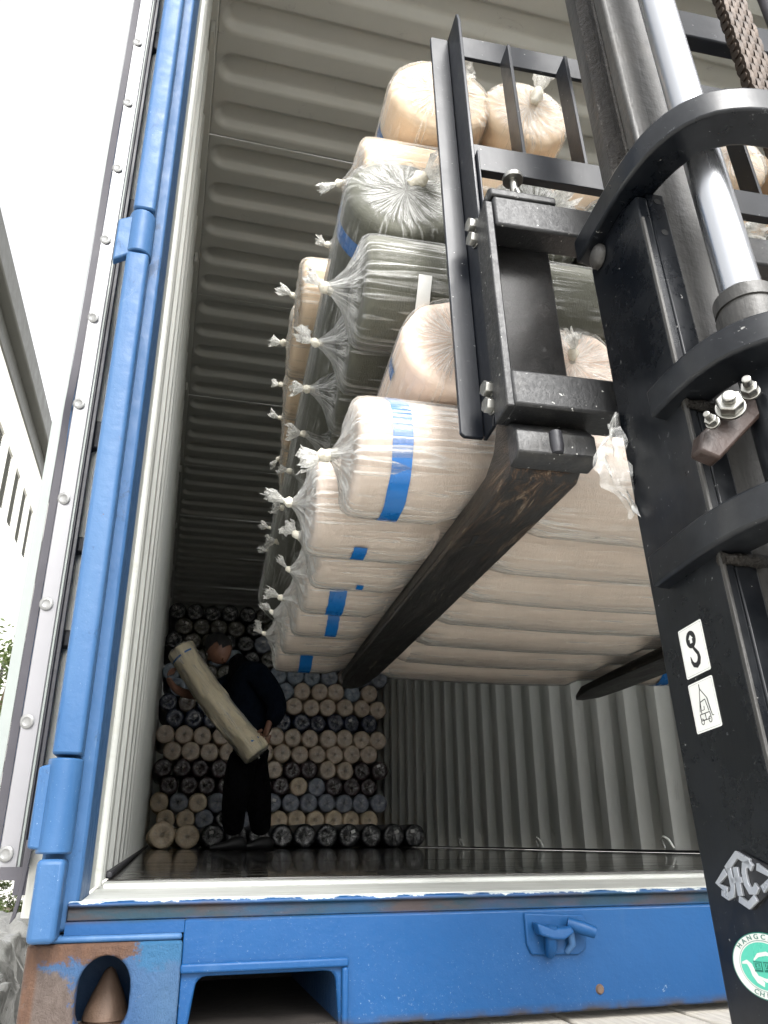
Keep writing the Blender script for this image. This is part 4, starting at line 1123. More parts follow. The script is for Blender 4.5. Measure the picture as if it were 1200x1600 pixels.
def headpart(bm, name, mat, parent=wk, sub=1):
    me = bpy.data.meshes.new(name); bm.transform(HM); bm.to_mesh(me); bm.free(); me.materials.append(mat); shade(me, 180)
    o = bpy.data.objects.new(name, me); COL.objects.link(o); attach(o, parent); return o
headpart(headmesh(), 'head', M['skin'])
bm = headmesh()
for v in list(bm.verts):
    x, y, z = v.co
    v.co = v.co * 1.055 + Vector((0, 0, .006))
    v.co += v.co.normalized() * .004 * fn(x * 60, y * 60, z * 60, 2)
dele = [v for v in bm.verts if (v.co.z < .012 and v.co.x > -.028) or (v.co.z < -.055) or (v.co.x > .072 and v.co.z < .07)]
bmesh.ops.delete(bm, geom=dele, context='VERTS'); headpart(bm, 'hair', M['hair'])
for sy in (1, -1):
    bm = bmesh.new(); bmesh.ops.create_uvsphere(bm, u_segments=14, v_segments=10, radius=1.0)
    for v in bm.verts:
        d_ = sqrt(v.co.x ** 2 + v.co.z ** 2); v.co = (v.co.x * .018 - .012, sy * (.072 + v.co.y * .010 - .006 * (d_ < .6)), v.co.z * .031 - .006)
    headpart(bm, 'ear', M['skin'])
    bm = bmesh.new(); bmesh.ops.create_uvsphere(bm, u_segments=10, v_segments=8, radius=.012)
    for v in bm.verts: v.co += Vector((.078, sy * .030, .010))
    headpart(bm, 'eye', simple('eye_white', (.5, .48, .45), .3, 0, .1, 5, .02) if sy == 1 else bpy.data.materials['eye_white'])
# carried roll
pA = wp_(.155, 2.905, -.13); pB = wp_(.735, 2.175, -.25)
ax = (pA - pB); Lr = ax.length + .04
cr = wrapped_roll('loosely wrapped beige roll held aslant in the worker\'s arms', pB, ax, Lr, .090, 'straw', 'filmA', 301, cone=.008, tapes=[(.075, .088, 0.3, 3.6, .0), (Lr - .075, Lr - .062, 0, 6.2, 0)], knots=1, group='fabric rolls being handled', ksize=.35, kd=(-1, 0, 0), loose=1.8, lump=.017, sag=.018)
# right hand closing over the lower end
axn = ax.normalized()
wr = wp_(.798, 2.372, -.275)
def hand(wrist, palm_dir, across, normal, scale=1.0, curl=.5, name='hand'):
    P = palm_dir.normalized(); A = across.normalized(); Nn = normal.normalized()
    pc = wrist + P * .045 * scale
    nodes = [(wrist - P * .05, (.030, .026)), (wrist, (.026, .020)), (pc, (.038, .017)), (pc + P * .028, (.040, .014))]
    hd = skinned(name, nodes, [(0, 1), (1, 2), (2, 3)], M['skin'], 2)
    for k, (off, ln) in enumerate(((-.030, .074), (-.010, .084), (.011, .078), (.031, .060))):
        b = wrist + P * .070 * scale + A * off; c1 = radians(25 + 35 * curl); c2 = c1 + radians(38 * curl + 8)
        p1 = b + (P * cos(c1 * .5) - Nn * sin(c1 * .5)) * ln * .42; p2 = p1 + (P * cos(c1) - Nn * sin(c1)) * ln * .33; p3 = p2 + (P * cos(c2) - Nn * sin(c2)) * ln * .27
        skinned('finger', [(b - P * .02, .0095), (p1, .0092), (p2, .0085), (p3, .0072)], [(0, 1), (1, 2), (2, 3)], M['skin'], 1, parent=wk)
    b = wrist + P * .025 - A * .028
    skinned('thumb', [(b, .013), (b - A * .028 + P * .022 - Nn * .008, .0115), (b - A * .040 + P * .048 - Nn * .018, .0095)], [(0, 1), (1, 2)], M['skin'], 1, parent=wk)
hand(wr, Vector((-.28, -.10, -1)), Vector((1, 0, -.1)), Vector((-.25, -1, 0.05)), curl=.45)
# left arm reaching round the upper end
skinned('forearm', [(wp_(.39, 2.665, .10), .043), (wp_(.30, 2.635, .06), .040), (wp_(.20, 2.635, .02), .034), (wp_(.13, 2.66, -.02), .028), (wp_(.085, 2.70, -.05), (.034, .018)), (wp_(.07, 2.735, -.07), (.03, .014))],
        [(0, 1), (1, 2), (2, 3), (3, 4), (4, 5)], M['skin'], 2)
for k in range(4):
    b = wp_(.062 + .012 * k, 2.74 + .004 * k, -.085)
    skinned('finger', [(b, .009), (b + Vector((.012, -.015, .035)), .0085), (b + Vector((.034, -.022, .052)), .007)], [(0, 1), (1, 2)], M['skin'], 1)
# shoes
for xx, dy in ((.63, -.03), (.84, .12)):
    p = wp_(xx, 0, dy); p.z = F
    q = MB(); rings = []
    for t, wd, hh in ((-.09, .030, .06), (-.06, .042, .085), (.0, .044, .085), (.07, .047, .055), (.13, .044, .042), (.165, .026, .030)):
        rings.append([(p.x - t * .95, p.y + wd * cos(a) - t * .2, F + .002 + max(0, hh * (.5 + .5 * sin(a)))) for a in [2 * pi * k / 16 for k in range(16)]])
    q.loft(rings); q.build('shoe', M['shoe'], wk, smooth=60)
# jacket chest mark and ankle stripe
for (x_, z_, dy, w__) in ((.593, 2.733, -.185, .03),):
    c_ = wp_(x_, z_, dy)
    MB().add([c_ + Vector((-.016, -.004, -.012)), c_ + Vector((.016, -.004, .012)), c_ + Vector((.018, -.004, .008)), c_ + Vector((-.014, -.004, -.016))], [(0, 1, 2, 3)]) 

# ================================================================== FORKLIFT
fk = thing('forklift', 'black forklift mast with two forks lifting the rolls into the container', 'forklift', tuple(Vector((1.0, .55, 0))))
def fbox(name, a, b, m, bev=.0025, par=None, seg=2): 
    q = MB(); q.box(a, b, lambda p: G(*p)); return q.build(name, m, par or fk, bevel=bev, seg=seg)
def prismG(poly, h0, h1, order):
    q = MB(); q.prism(poly, h0, h1, order); return q
UC = .70                                  # centre line of the mast
def mir(u): return 2 * UC - u
WB = -1.28                                # foot of the mast
# outer channels: side plate, rear flange, front flange
for s_ in (0, 1):
    X = (lambda u: u) if not s_ else mir
    def fb(name, a, b, m, bev=.002, seg=2):
        a2 = (min(X(a[0]), X(b[0])), a[1], a[2]); b2 = (max(X(a[0]), X(b[0])), b[1], b[2]); return fbox(name, a2, b2, m, bev, seg=seg)
    q = MB(); poly = [(.495, WB), (.598, WB), (.598, .628), (.588, .652), (.560, .657), (.518, .640), (.495, .632)]
    q.prism(poly, X(.375), X(.387), lambda a, b, h: G(h, a, b)); q.build('outer_channel', M['black'], fk, bevel=.003)
    fb('outer_flange', (.3872, .4955, WB), (.4065, .507, .640), M['black'], .002)
    fb('outer_flange', (.3872, .586, WB), (.405, .5975, .62), M['black'], .002)
    # bright worn edge bead
    fb('edge_bead', (.3738, .4915, WB), (.3768, .4955, .60), M['raw'], .0008)
    # inner I section
    q = MB()
    prof = [(.395, .575), (.395, .553), (.409, .545), (.409, .523), (.395, .517), (.393, .500), (.396, .4975), (.446, .4975), (.448, .508), (.430, .518), (.430, .548), (.446, .556), (.446, .575)]
    q.prism([(X(a), b) for a, b in prof], WB + .1, 2.35, lambda a, b, h: G(a, b, h))
    q.build('inner_channel', M['raw'], fk, bevel=.002)
    q = MB(); q.prism([(X(a), b) for a, b in [(.3945, .5535), (.4085, .5455), (.4085, .5225), (.3945, .5165), (.3925, .5195), (.404, .526), (.404, .542), (.3925, .5505)]], .655, 2.35, lambda a, b, h: G(a, b, h))
    q.build('greased_rail', M['grease'], fk, bevel=.001)
    # lift cylinders
    cu_, cv_ = X(.4275), .455
    q = MB(); q.tube([G(cu_, cv_, .44), G(cu_, cv_, 2.2)], .0178 * K, 28); q.build('chrome_rod', M['chrome'], fk, smooth=50)
    q = MB(); q.tube([G(cu_, cv_, WB + .15), G(cu_, cv_, .437)], .0215 * K, 28); q.build('lift_cylinder', M['black'], fk, smooth=50)
    q = MB(); q.loft([[G(cu_ + r_ * cos(2 * pi * k / 28), cv_ + r_ * sin(2 * pi * k / 28), z) for k in range(28)] for z, r_ in ((.432, .0215), (.433, .0265), (.452, .0268), (.453, .0245), (.4565, .0245), (.457, .0262), (.470, .0260), (.4735, .0225), (.4736, .0178))])
    q.build('cylinder_gland', M['raw'], fk, smooth=30)
    # leaf chain
    link = MB(); pt = .0285
    for k in range(36):
        z = .62 + k * pt
        uc, vc = X(.584), .505
        for j, uu in enumerate((-.0165, -.0105, -.0045, .0015, .0075, .0135)):
            zz = z + (pt / 2 if j % 2 else 0)
            poly = []
            for i in range(16):
                a = 2 * pi * i / 16
                waist = 1 - .30 * exp(-(sin(a) / .35) ** 2)
                poly.append((vc + .0105 * cos(a) * waist, zz + .0225 * sin(a) - .0055 * abs(cos(a)) * (1 if sin(a) > 0 else -1)))
            link.prism(poly, uc + uu, uc + uu + .0050, lambda a, b, h: G(h, a, b))
    ch = link.build('lift_chain', M['chain'], fk); shade(ch.data, 35); ch['kind'] = 'stuff'
    pm = MB()
    for k in range(72): pm.tube([G(X(.584) - .0185, .505, .62 + .007 + k * pt / 2), G(X(.584) + .0205, .505, .62 + .007 + k * pt / 2)], .0052 * K, 10)
    pp_ = pm.build('chain_pin', M['chain'], fk, smooth=50); pp_['kind'] = 'stuff'
# curved cross ties bowing rearwards
def hoop(name, w0, w1, ends, outer_end_v, holes=False):
    # outer contour (left half) in u,v then mirrored
    o_ = [(.360, outer_end_v), (.360, .52), (.361, .49), (.3665, .455), (.3785, .427), (.400, .405), (.428, .3935), (.462, .389), (.55, .388)]
    o_ = [p for p in o_ if p[1] <= outer_end_v]
    i_ = [(.3885, outer_end_v + .006), (.391, .535), (.397, .50), (.404, .470), (.4155, .448), (.435, .4335), (.462, .428), (.55, .427)]
    i_ = [p for p in i_ if p[1] <= outer_end_v + .007]
    if i_[0][1] < outer_end_v - .01: i_.insert(0, (.3885, outer_end_v))
    # smooth by resampling
    def dens(P):
        out = []
        for k in range(len(P) - 1):
            p0 = P[max(k - 1, 0)]; p1 = P[k]; p2 = P[k + 1]; p3 = P[min(k + 2, len(P) - 1)]
            for s in range(4):
                t = s / 4
                out.append(tuple(.5 * ((2 * p1[c]) + (-p0[c] + p2[c]) * t + (2 * p0[c] - 5 * p1[c] + 4 * p2[c] - p3[c]) * t * t + (-p0[c] + 3 * p1[c] - 3 * p2[c] + p3[c]) * t ** 3) for c in (0, 1)))
        out.append(P[-1]); return out
    o_, i_ = dens(o_), dens(i_)
    O = o_ + [(mir(a), b) for a, b in o_[::-1]]; I = i_ + [(mir(a), b) for a, b in i_[::-1]]
    m = min(len(O), len(I))
    # pair by parameter
    def rs_(P, n):
        d = [0]
        for k in range(1, len(P)): d.append(d[-1] + sqrt((P[k][0] - P[k - 1][0]) ** 2 + (P[k][1] - P[k - 1][1]) ** 2))
        out = []; j = 0
        for q in range(n):
            t = d[-1] * q / (n - 1)
            while j < len(d) - 2 and d[j + 1] < t: j += 1
            f = (t - d[j]) / max(1e-9, d[j + 1] - d[j]); out.append((P[j][0] + (P[j + 1][0] - P[j][0]) * f, P[j][1] + (P[j + 1][1] - P[j][1]) * f))
        return out
    nn = 72
    O, I = rs_(O, nn), rs_(I, nn)
    q = MB(); q.loft([[G(a[0], a[1], w0), G(a[0], a[1], w1), G(b[0], b[1], w1), G(b[0], b[1], w0)] for a, b in zip(O, I)])
    return q.build(name, M['black'], fk, bevel=.0035, seg=3)
hoop('curved_cross_tie', .640, .671, 0, .600)
hoop('curved_cross_tie', .385, .413, 0, .524)
hoop('curved_cross_tie', .243, .272, 0, .570)
hoop('curved_cross_tie', -.55, -.52, 0, .570)
# weld lumps under the ties
for (u_, v_, w_) in ((.386, .497, .383), (.386, .497, .240)):
    q = MB(); rings = []
    for k in range(9):
        t = k / 8; rad = .0055 + .003 * fn(k * 1.7, u_ * 9, w_, 3)
        rings.append([G(u_ - .012 + .04 * t, v_ + rad * cos(a) - .004, w_ - .002 + rad * sin(a)) for a in [2 * pi * j / 8 for j in range(8)]])
    q.loft(rings); q.build('weld_bead', M['grease'], fk, smooth=60)
# holes in the rear flange (dark plugs set in)
for w_ in (.629, .587):
    q = MB(); q.tube([G(.398, .4958, w_), G(.398, .4952, w_)], .0038 * K, 14); q.build('bolt_hole', M['ink0'], fk)
# bolt head on the upper tie
q = MB(); q.loft([[G(.374 - h, .575 + r_ * cos(a), .628 + r_ * sin(a)) for a in [2 * pi * k / 20 for k in range(20)]] for h, r_ in ((0, .0135), (.004, .0135), (.007, .0105), (.0085, .005), (.0087, .001))]); q.build('round_plug', M['raw'], fk, smooth=50)
# front cross members of the mast behind the rods
fbox('cross_beam', (.44, .590, 1.105), (mir(.44), .612, 1.165), M['backrest'], .003)
fbox('cross_beam', (.447, .548, -.9), (mir(.447), .57, -.8), M['black'], .003)
fbox('cross_beam', (.447, .54, 1.20), (mir(.447), .56, 1.25), M['black'], .003) if False else None
# axle bracket and drive housing low at the mast foot
fbox('mast_foot', (.36, .40, WB - .03), (mir(.36), .62, WB + .12), M['black'], .006)
for s_ in (0, 1):
    X = (lambda u: u) if not s_ else mir
    q = MB(); c0 = X(.20)
    q.loft([[G(c0 + (px if not s_ else -px), .30 + pr * cos(2 * pi * k / 32), WB + .26 + pr * sin(2 * pi * k / 32) - .20) for k in range(32)] for px, pr in ((0, .12), (.01, .25), (.03, .27), (.15, .27), (.17, .25), (.17, .12))])
    q.build('wheel', M['tyre'], fk, smooth=40)

for du in (0, .030):
    q = MB(); q.tube([G(.640 + du, .50, .5), G(.640 + du, .498, 1.2), G(.641 + du, .50, 2.2)], .0115 * K, 14); q.build('hydraulic_hose', M['gasket'], fk, smooth=60)
# clamp bracket with nuts beside the cylinder
cb = MB(); cb.prism([(.3475, .309), (.3635, .302), (.4300, .366), (.4300, .380), (.4180, .384), (.3530, .325)], .4485, .463, lambda a, b, h: G(a, h + (.44 - a) * .05, b)); cl = cb.build('clamp_bracket', simple('rusty_brown_bracket', (.028, .016, .012), .5, .2, .4, 20, .4), fk, bevel=.003)
q = MB(); q.tube([G(.452 - .03, .462, .385), G(.452 + .05, .462, .385)], .018 * K, 16); q.build('clamp_ring', M['black'], fk, smooth=50)
def hexnut(u_, v_, w_, d, af, hh, stud, par, hexh=True):
    D = (Uu * d[0] + Vv * d[1] + Ww * d[2]).normalized(); A = D.orthogonal().normalized(); B_ = D.cross(A); c = G(u_, v_, w_)
    q = MB()
    wr_ = [[c + D * h + (A * cos(2 * pi * k / 24) + B_ * sin(2 * pi * k / 24)) * r_ for k in range(24)] for h, r_ in ((-.002, af * .64), (.0015, af * .64))]
    q.loft(wr_)
    q.loft([[c + D * h + (A * cos(pi * k / 3) + B_ * sin(pi * k / 3)) * r_ for k in range(6)] for h, r_ in ((.0017, af * .577), (hh - .001, af * .577), (hh, af * .53))])
    if stud: q.loft([[c + D * h + (A * cos(2 * pi * k / 18) + B_ * sin(2 * pi * k / 18)) * r_ for k in range(18)] for h, r_ in ((hh, af * .30), (hh + stud - .001, af * .30), (hh + stud, af * .26))])
    return q.build('hex_bolt', M['zinc'], par, bevel=.0006)
hexnut(.3765, .444, .3445, (-.55, -.75, .12), .021, .012, .007, fk)
hexnut(.3575, .444, .3285, (-.75, -.6, .08), .010, .008, .009, fk)
hexnut(.3965, .442, .3605, (-.65, -.7, .08), .014, .010, .012, fk)

# carriage
UL = .273; UR = mir(UL)
fbox('carriage_bar', (UL + .006, .620, .706), (UR - .006, .655, .752), M['iron'], .004)
fbox('carriage_bar', (UL + .003, .620, .456), (UR - .003, .664, .500), M['iron'], .004)
for X in (lambda u: u, mir):
    q = MB(); q.box((min(X(UL - .004), X(UL + .0055)), .6225, .455), (max(X(UL - .004), X(UL + .0055)), .660, .744), lambda p: G(*p)); q.build('carriage_end_plate', M['iron'], fk, bevel=.002)
for u0 in (.45, .93):
    fbox('carriage_upright', (u0, .575, .40), (u0 + .02, .6195, .80), M['iron'], .003)
# locking pin on the upper bar
q = MB(); q.tube([G(.3165, .640, .757), G(.3165, .640, .788), G(.3165, .640, .806)], [.0058, .0058, .0058], 14); q.tube([G(.3165, .640, .806), G(.3165, .640, .812)], .0150, 20); q.tube([G(.3165, .634, .762), G(.317, .630, .775), G(.3165, .634, .786)], .0032, 8)
q.build('locking_pin', M['zinc'], fk, smooth=35)
# load backrest
bk = bpy.data.objects.new('load_backrest', None); COL.objects.link(bk); PM['load_backrest'] = Matrix(); bk.parent = fk; bk.matrix_parent_inverse = PM[fk.name].inverted()
def angle_upright(X):
    q = MB(); q.prism([(X(.2435), .466), (X(.2480), .462), (X(.2695), .462), (X(.2705), .470), (X(.2705), 1.157), (X(.268), 1.1605), (X(.2455), 1.1605), (X(.2435), 1.157)], .697, .7025, lambda a, b, h: G(a, h, b)); q.build('upright_flange', M['backrest'], bk, bevel=.0012)
    q = MB(); q.prism([(.7025, .462), (.672, .4615), (.652, .490), (.652, 1.140), (.657, 1.160), (.700, 1.195) if False else (.6968, 1.163), (.7025, 1.163)], X(.2707), X(.2755), lambda a, b, h: G(h, a, b)); q.build('upright_web', M['backrest'], bk, bevel=.0012)
angle_upright(lambda u: u); angle_upright(mir)
def bb(name, a, b, bev=.0012): q = MB(); q.box(a, b, lambda p: G(*p)); return q.build(name, M['backrest'], bk, bevel=bev)
bb('top_rail', (.2757, .690, 1.072), (mir(.2757), .6965, 1.150)) if False else None
q = MB(); q.prism([(.6885, 1.1150), (.6885, 1.1620), (.6945, 1.1620), (.6945, 1.1150)], .2757, mir(.2757), lambda a, b, h: G(h, a, b)); q.build('top_rail', M['backrest'], bk, bevel=.001)
q = MB(); q.prism([(.656, .838), (.656, .8845), (.668, .8845), (.668, .838)], .2757, mir(.2757), lambda a, b, h: G(h, a, b)); q.build('bottom_rail', M['backrest'], bk, bevel=.001)
u_ = .3445
while u_ < mir(.30):
    bb('bar', (u_, .657, .8847), (u_ + .005, .6882, 1.1120), .0008); u_ += .0875
# mounting plate and bolts on the upright
for X in (lambda u: u, mir):
    a, b = X(.2757), X(.2785)
    for (w0, w1) in ((.665, .86), (.468, .53)):
        q = MB(); q.box((min(a, b), .645, w0), (max(a, b), .683, w1), lambda p: G(*p)); q.build('mounting_plate', M['backrest'], bk, bevel=.001)
for w_ in (.745, .722, .503, .4815):
    hexnut(.2700, .664, w_, (-1, -.15, 0), .0185, .0115, 0, bk)
# forks
def fork(u0, u1, off, low=0.0):
    th_b = lambda v: .402 - low + .066 * (v - .68); th_t = lambda v: .437 - low + .050 * (v - .70)
    side = [(.664, .756), (.664, .425), (.668, .410), (.680, .403)]
    for k in range(1, 7): v = .68 + .17 * k; side.append((v, th_b(v)))
    side += [(1.815, .474 - low), (1.850, .4785 - low), (1.862, .484 - low), (1.85, .488 - low), (1.75, .4875 - low)]
    for v in (1.5, 1.2, .95, .80): side.append((v, th_t(v)))
    side += [(.745, .442), (.715, .455), (.700, .480), (.697, .54), (.697, .756)]
    n = len(side)
    def half(v):                        # the blade narrows and rounds towards its tip
        if v < 1.55: return 1.0
        t = (v - 1.55) / .312; return max(.28, 1 - .10 * t - .62 * max(0, t - .62) ** 2 / .1444)
    uc = (u0 + u1) / 2; hw = (u1 - u0) / 2
    q = MB(); rings = []
    for s in (-1, -.5, .5, 1):
        rings.append([G(uc + s * hw * half(v) + off * (v - .7), v - (.0 if v < 1.8 else .02 * s * s), w + (.0 if v < .7 else .0)) for v, w in side])
    q.loft(rings)
    f_ = q.build('fork', M['fork'], fk, bevel=.0035)
    # hook block below the lower bar
    q = MB(); q.prism([(.6375, .412), (.6375, .437), (.652, .4545), (.6638, .4545), (.6638, .407), (.645, .407)], u0 - .004, u1 + .006, lambda a, b, h: G(h, a, b)); q.build('fork_hook', M['iron'], f_, bevel=.002)
    q = MB(); q.tube([G(uc, .6376, .437), G(uc, .6372, .421), G(uc, .6376, .413)], [.0085, .0085, .007], 16); q.build('hook_slot', M['dark'], f_, smooth=60)
    q = MB(); q.prism([(.6192, .7524), (.6192, .7630), (.627, .7700), (.6995, .7700), (.6995, .757), (.66, .757), (.66, .7524)], u0 - .010, u1 - .004, lambda a, b, h: G(h, a, b)); q.build('upper_hook', M['iron'], f_, bevel=.003)
    return f_
fork(.286, .363, -.006); fork(.862, .950, .0, .010)
# painted 1-shaped mark under the first fork
MB().prism([(.300, .838), (.306, .836), (.309, .868), (.322, .864), (.323, .869), (.298, .878), (.2975, .873), (.304, .870)], 0, 1, lambda a, b, h: G(a, b, .4120 + .066 * (b - .83) - .0006 + (h * .0004))).build('painted_mark', M['ink0'], fk)
# scrap of clear film caught on the mast edge
q = MB(); nx, ny = 12, 20
vs = []
for j in range(ny + 1):
    for i in range(nx + 1):
        s, t = i / nx, j / ny
        wd = .004 + .030 * sin(pi * min(1, t * 1.05)) * (1 if t > .2 else t * 5)
        vs.append(G(.3735 - .002 - wd * s + .010 * fn(s * 4, t * 5, 0, 4), .590 + .010 * fn(s * 3, t * 6, 2, 4) + .006 * s, .430 - .105 * t + .012 * fn(s * 5, t * 3, 8, 4)))
q.add(vs, [(j * (nx + 1) + i, j * (nx + 1) + i + 1, (j + 1) * (nx + 1) + i + 1, (j + 1) * (nx + 1) + i) for j in range(ny) for i in range(nx)])
tag(q.build('plastic_scrap', M['scrap'], smooth=180), 'torn scrap of clear plastic film caught on the left edge of the mast', 'plastic scrap')

# ---- decals on the side plate (plane u = .375, facing left)
M['decal'] = simple('white_vinyl_decal', (.68, .69, .66), .4, 0, .04, 20, .03)
M['ink'] = simple('black_decal_ink', (.012, .012, .013), .4, 0, .05, 20, .02)
M['inkgrey'] = simple('grey_decal_ink', (.30, .31, .32), .4, 0, .05, 20, .02)
M['silver'] = simple('matt_silver_letters', (.42, .44, .47), .35, .5, .08, 30, .1)
M['mint'] = simple('mint_green_badge', (.10, .52, .38), .35, 0, .05, 10, .02)
M['green'] = simple('deep_green_badge_ink', (.02, .17, .12), .35, 0, .05, 10, .02)
def side_pt(v0, w0, s, t, h=0.0):       # s to the right as seen (towards -v), t up
    return G(.375 - h, v0 - s, w0 + t)
def rounded(w_, h_, r_, n=4):
    out = []
    for sx, sy, a0 in ((1, 1, 0), (-1, 1, 90), (-1, -1, 180), (1, -1, 270)):
        for k in range(n + 1):
            a = radians(a0 + 90 * k / n); out.append((sx * (w_ / 2 - r_) + r_ * cos(a), sy * (h_ / 2 - r_) + r_ * sin(a)))
    return out
def flat(name, poly, v0, w0, mat, parent, h=.0006, h0=0.0002):
    q = MB(); q.prism(poly, h0, h, lambda a, b, hh: side_pt(v0, w0, a, b, hh)); return q.build(name, mat, parent)
def stroke(pts, wd):
    """polygon of a thick polyline; wd may vary"""
    L_, R_ = [], []
    for i, p in enumerate(pts):
        a = pts[max(i - 1, 0)]; b = pts[min(i + 1, len(pts) - 1)]
        dx, dy = b[0] - a[0], b[1] - a[1]; l = sqrt(dx * dx + dy * dy) or 1; nx_, ny_ = -dy / l, dx / l
        w_ = wd[i] if isinstance(wd, (list, tuple)) else wd
        L_.append((p[0] + nx_ * w_ / 2, p[1] + ny_ * w_ / 2)); R_.append((p[0] - nx_ * w_ / 2, p[1] - ny_ * w_ / 2))
    return L_, R_
def strokemesh(q, pts, wd, v0, w0, h0, h1):
    L_, R_ = stroke(pts, wd)
    q.loft([[side_pt(v0, w0, a[0], a[1], h0), side_pt(v0, w0, a[0], a[1], h1), side_pt(v0, w0, b[0], b[1], h1), side_pt(v0, w0, b[0], b[1], h0)] for a, b in zip(L_, R_)])
# hook sticker
d1 = flat('hook_sticker', rounded(.0335, .0405, .0014), .5508, .1835, M['decal'], fk); 
d1b = flat('sticker_border', rounded(.0312, .0382, .0010), .5508, .1835, M['inkgrey'], d1, .00062, .00060) 
d1c = flat('sticker_face', rounded(.0306, .0376, .0010), .5508, .1835, M['decal'], d1, .00066, .00062)
q = MB(); 
ring = [(-.0008 + .0052 * cos(a), .0086 + .0056 * sin(a)) for a in [2 * pi * k / 28 for k in range(29)]]
strokemesh(q, ring, .0030, .5508, .1835, .0007, .0009)
strokemesh(q, [(.0004, .0034), (.0008, .001), (.0028, -.0015), (.0052, -.0045), (.0056, -.008), (.0040, -.0112), (.0008, -.0128), (-.0028, -.0118), (-.0050, -.0088), (-.0056, -.0045)], [.0030, .0026, .0030, .0034, .0040, .0046, .0046, .0038, .0026, .0006], .5508, .1835, .0007, .0009)
q.build('hook_symbol', M['ink'], d1)
q = MB(); q.prism([(-.0022, .0056), (.0008, .0056), (.0008, .0090), (.0024, .0090), (-.0007, .0124), (-.0038, .0090), (-.0022, .0090)], .0009, .0010, lambda a, b, h: side_pt(.5508, .1835, a, b, h)); q.build('arrow_symbol', M['decal'], d1)
q = MB(); q.prism(ring[:-1], .00068, .0007, lambda a, b, h: side_pt(.5508, .1835, a * 1.0, b, h)); q.build('hook_eye', M['ink'], d1)
# lifting-points sticker
d2 = flat('lifting_sticker', rounded(.0335, .0385, .0014), .5515, .1395, M['decal'], fk)
flat('sticker_border', rounded(.0312, .0362, .0010), .5515, .1395, M['inkgrey'], d2, .00062, .00060); flat('sticker_face', rounded(.0306, .0356, .0010), .5515, .1395, M['decal'], d2, .00066, .00062)
q = MB()
def ln(*pts, w_=.00062): strokemesh(q, list(pts), w_, .5515, .1395, .0007, .0009)
ln((-.002, .0165), (-.002, .0130), w_=.0008); ln((-.002, .0130), (-.0070, -.0042)); ln((-.002, .0130), (.0052, .0045)); ln((.0052, .0045), (.0070, -.0055), w_=.0009)
ln((-.0046, .0030), (.0022, .0040)); ln((-.0046, .0030), (-.0052, -.0062)); ln((.0022, .0040), (.0046, -.0052)); ln((-.0078, -.0062), (.0052, -.0062)); ln((-.0078, -.0062), (-.0070, -.0110)); ln((-.0070, -.0110), (.0046, -.0112)); ln((-.0040, -.0035), (-.0010, -.0035), (-.0005, -.0008))
ln((.0070, -.0055), (.0080, -.0095), (.0100, -.0096)); ln((.0052, -.0062), (.0060, -.0100)); ln((-.0010, -.0062), (-.0006, -.0110))
for cx_ in (-.0058, .0044): strokemesh(q, [(cx_ + .0019 * cos(a), -.0118 + .0022 * sin(a)) for a in [2 * pi * k / 16 for k in range(17)]], .0005, .5515, .1395, .0007, .0009)
q.build('truck_drawing', M['ink'], d2)
# raised emblem: a diamond outline broken round the letters H and C
em = flat('emblem', [(-.0335, -.001), (-.004, .0175), (.000, .0178), (.040, .0015), (.040, -.0025), (.002, -.0198), (-.002, -.0198), (-.0335, -.004)], .5440, .0170, M['ink'], fk, .0022)
q = MB(); H0, H1 = .0022, .0042
def em_(pts, w_): strokemesh(q, [(a, b * .74) for a, b in pts], w_, .5440, .0170, H0, H1)
em_([(-.0165, .0085), (-.0010, .0205), (.0125, .0125)], .0050)
em_([(-.0175, .0068), (-.0305, -.0030), (-.0195, -.0100)], .0050)
em_([(-.0275, -.0115), (-.0205, -.0150), (-.0150, -.0130), (-.0125, -.0070), (-.0130, .0100)], [.0040, .0050, .0052, .0052, .0050])
em_([(-.0052, .0100), (-.0058, -.0150)], .0056)
em_([(-.0128, -.0012), (.0000, -.0014)], .0038)
em_([(.0135, .0075), (.0105, .0118), (.0055, .0105), (.0035, .0040), (.0035, -.0050), (.0062, -.0110), (.0115, -.0112), (.0150, -.0070)], .0052)
em_([(-.0080, -.0172), (.0015, -.0232), (.0110, -.0170)], .0048)
em_([(.0190, .0085), (.0330, -.0008), (.0200, -.0105)], .0050)
q.build('emblem_letters', M['silver'], em, bevel=.0003)
# round badge
bc = (.5430, -.0365); BS = .56
def disc(name, r_, mat, par, h0, h1, rin=0):
    q = MB(); n = 56
    pts = [(r_ * cos(2 * pi * k / n), BS * r_ * sin(2 * pi * k / n)) for k in range(n)]
    q.prism(pts, h0, h1, lambda a, b, h: side_pt(bc[0], bc[1], a, b, h)); return q.build(name, mat, par)
RB = .0360
bd = disc('round_badge', RB, M['green'], fk, .0002, .0008)
disc('badge_rim', RB * .965, M['decal'], bd, .0008, .0010); disc('badge_ring', RB * .755, M['green'], bd, .0010, .0012); disc('badge_ring', RB * .74, M['decal'], bd, .0012, .0013); disc('badge_field', RB * .70, M['mint'], bd, .0013, .0015)
q = MB()
bst = lambda pts: [(a, b * BS) for a, b in pts]
strokemesh(q, bst([(-.0235, .0020), (-.0180, .0035), (-.0145, -.0010), (-.0125, -.0080), (-.0090, -.0145), (-.0030, -.0195)]), [.0012, .0026, .0042, .0050, .0046, .0030], bc[0], bc[1], .0015, .0017)
strokemesh(q, bst([(-.0095, .0060), (-.0040, .0115), (.0050, .0135), (.0140, .0100)]), [.0010, .0024, .0024, .0010], bc[0], bc[1], .0015, .0017)
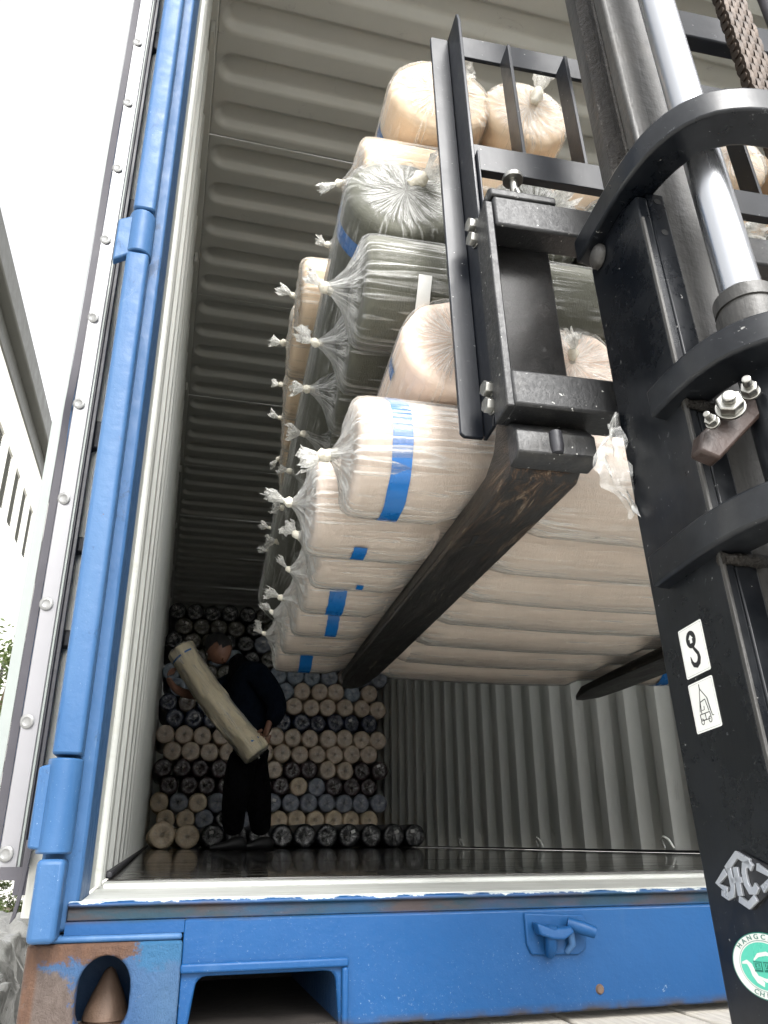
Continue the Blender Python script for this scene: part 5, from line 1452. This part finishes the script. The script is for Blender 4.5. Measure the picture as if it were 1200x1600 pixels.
strokemesh(q, bst([(-.0075, -.0115), (.0, -.0150), (.0090, -.0130), (.0160, -.0060)]), [.0010, .0022, .0022, .0010], bc[0], bc[1], .0015, .0017)
q.build('badge_swoosh', M['decal'], bd)
def txt(body, size, px, py, rot, mat, par, v0, w0, h=.0018, bold=0.0):
    cu = bpy.data.curves.new('letters', 'FONT'); cu.body = body; cu.size = size; cu.align_x = 'CENTER'; cu.align_y = 'CENTER'; cu.extrude = .00008; cu.offset = bold
    to = bpy.data.objects.new('letters', cu); COL.objects.link(to)
    dg = bpy.context.evaluated_depsgraph_get(); me = bpy.data.meshes.new_from_object(to.evaluated_get(dg))
    bpy.data.objects.remove(to); me.materials.clear(); me.materials.append(mat)
    for v in me.vertices:
        x, y = v.co.x * cos(rot) - v.co.y * sin(rot) + px, v.co.x * sin(rot) + v.co.y * cos(rot) + py
        v.co = side_pt(v0, w0, x, y * BS, h + v.co.z)
    o = bpy.data.objects.new('letter', me); COL.objects.link(o); attach(o, par); return o
q = MB(); q.prism([(-.0105, -.0062), (-.0015, -.0062), (-.0015, .0046), (-.0105, .0046)], .0017, .0018, lambda a, b, h: side_pt(bc[0], bc[1], a, b * BS, h)); q.build('character_block', M['green'], bd)
q = MB(); q.prism([(.0002, -.0062), (.0092, -.0062), (.0092, .0046), (.0002, .0046)], .0017, .0018, lambda a, b, h: side_pt(bc[0], bc[1], a, b * BS, h)); q.build('character_block', M['green'], bd)
txt('\u56fd', .0088, -.0060, -.0008, 0, M['mint'], bd, *bc, h=.0020); txt('\u56db', .0088, .0047, -.0008, 0, M['mint'], bd, *bc, h=.0020)
for word, a0, step, flip in (('HANGCHA', radians(139), -radians(14.5), 1), ('CHINA IV', radians(243), radians(11), -1)):
    for k, ch_ in enumerate(word):
        if ch_ == ' ': continue
        a = a0 + step * k; rr2 = RB * .86
        txt(ch_, .0075, rr2 * cos(a), rr2 * sin(a), a - pi / 2 if flip == 1 else a + pi / 2, M['green'], bd, *bc, h=.0012)
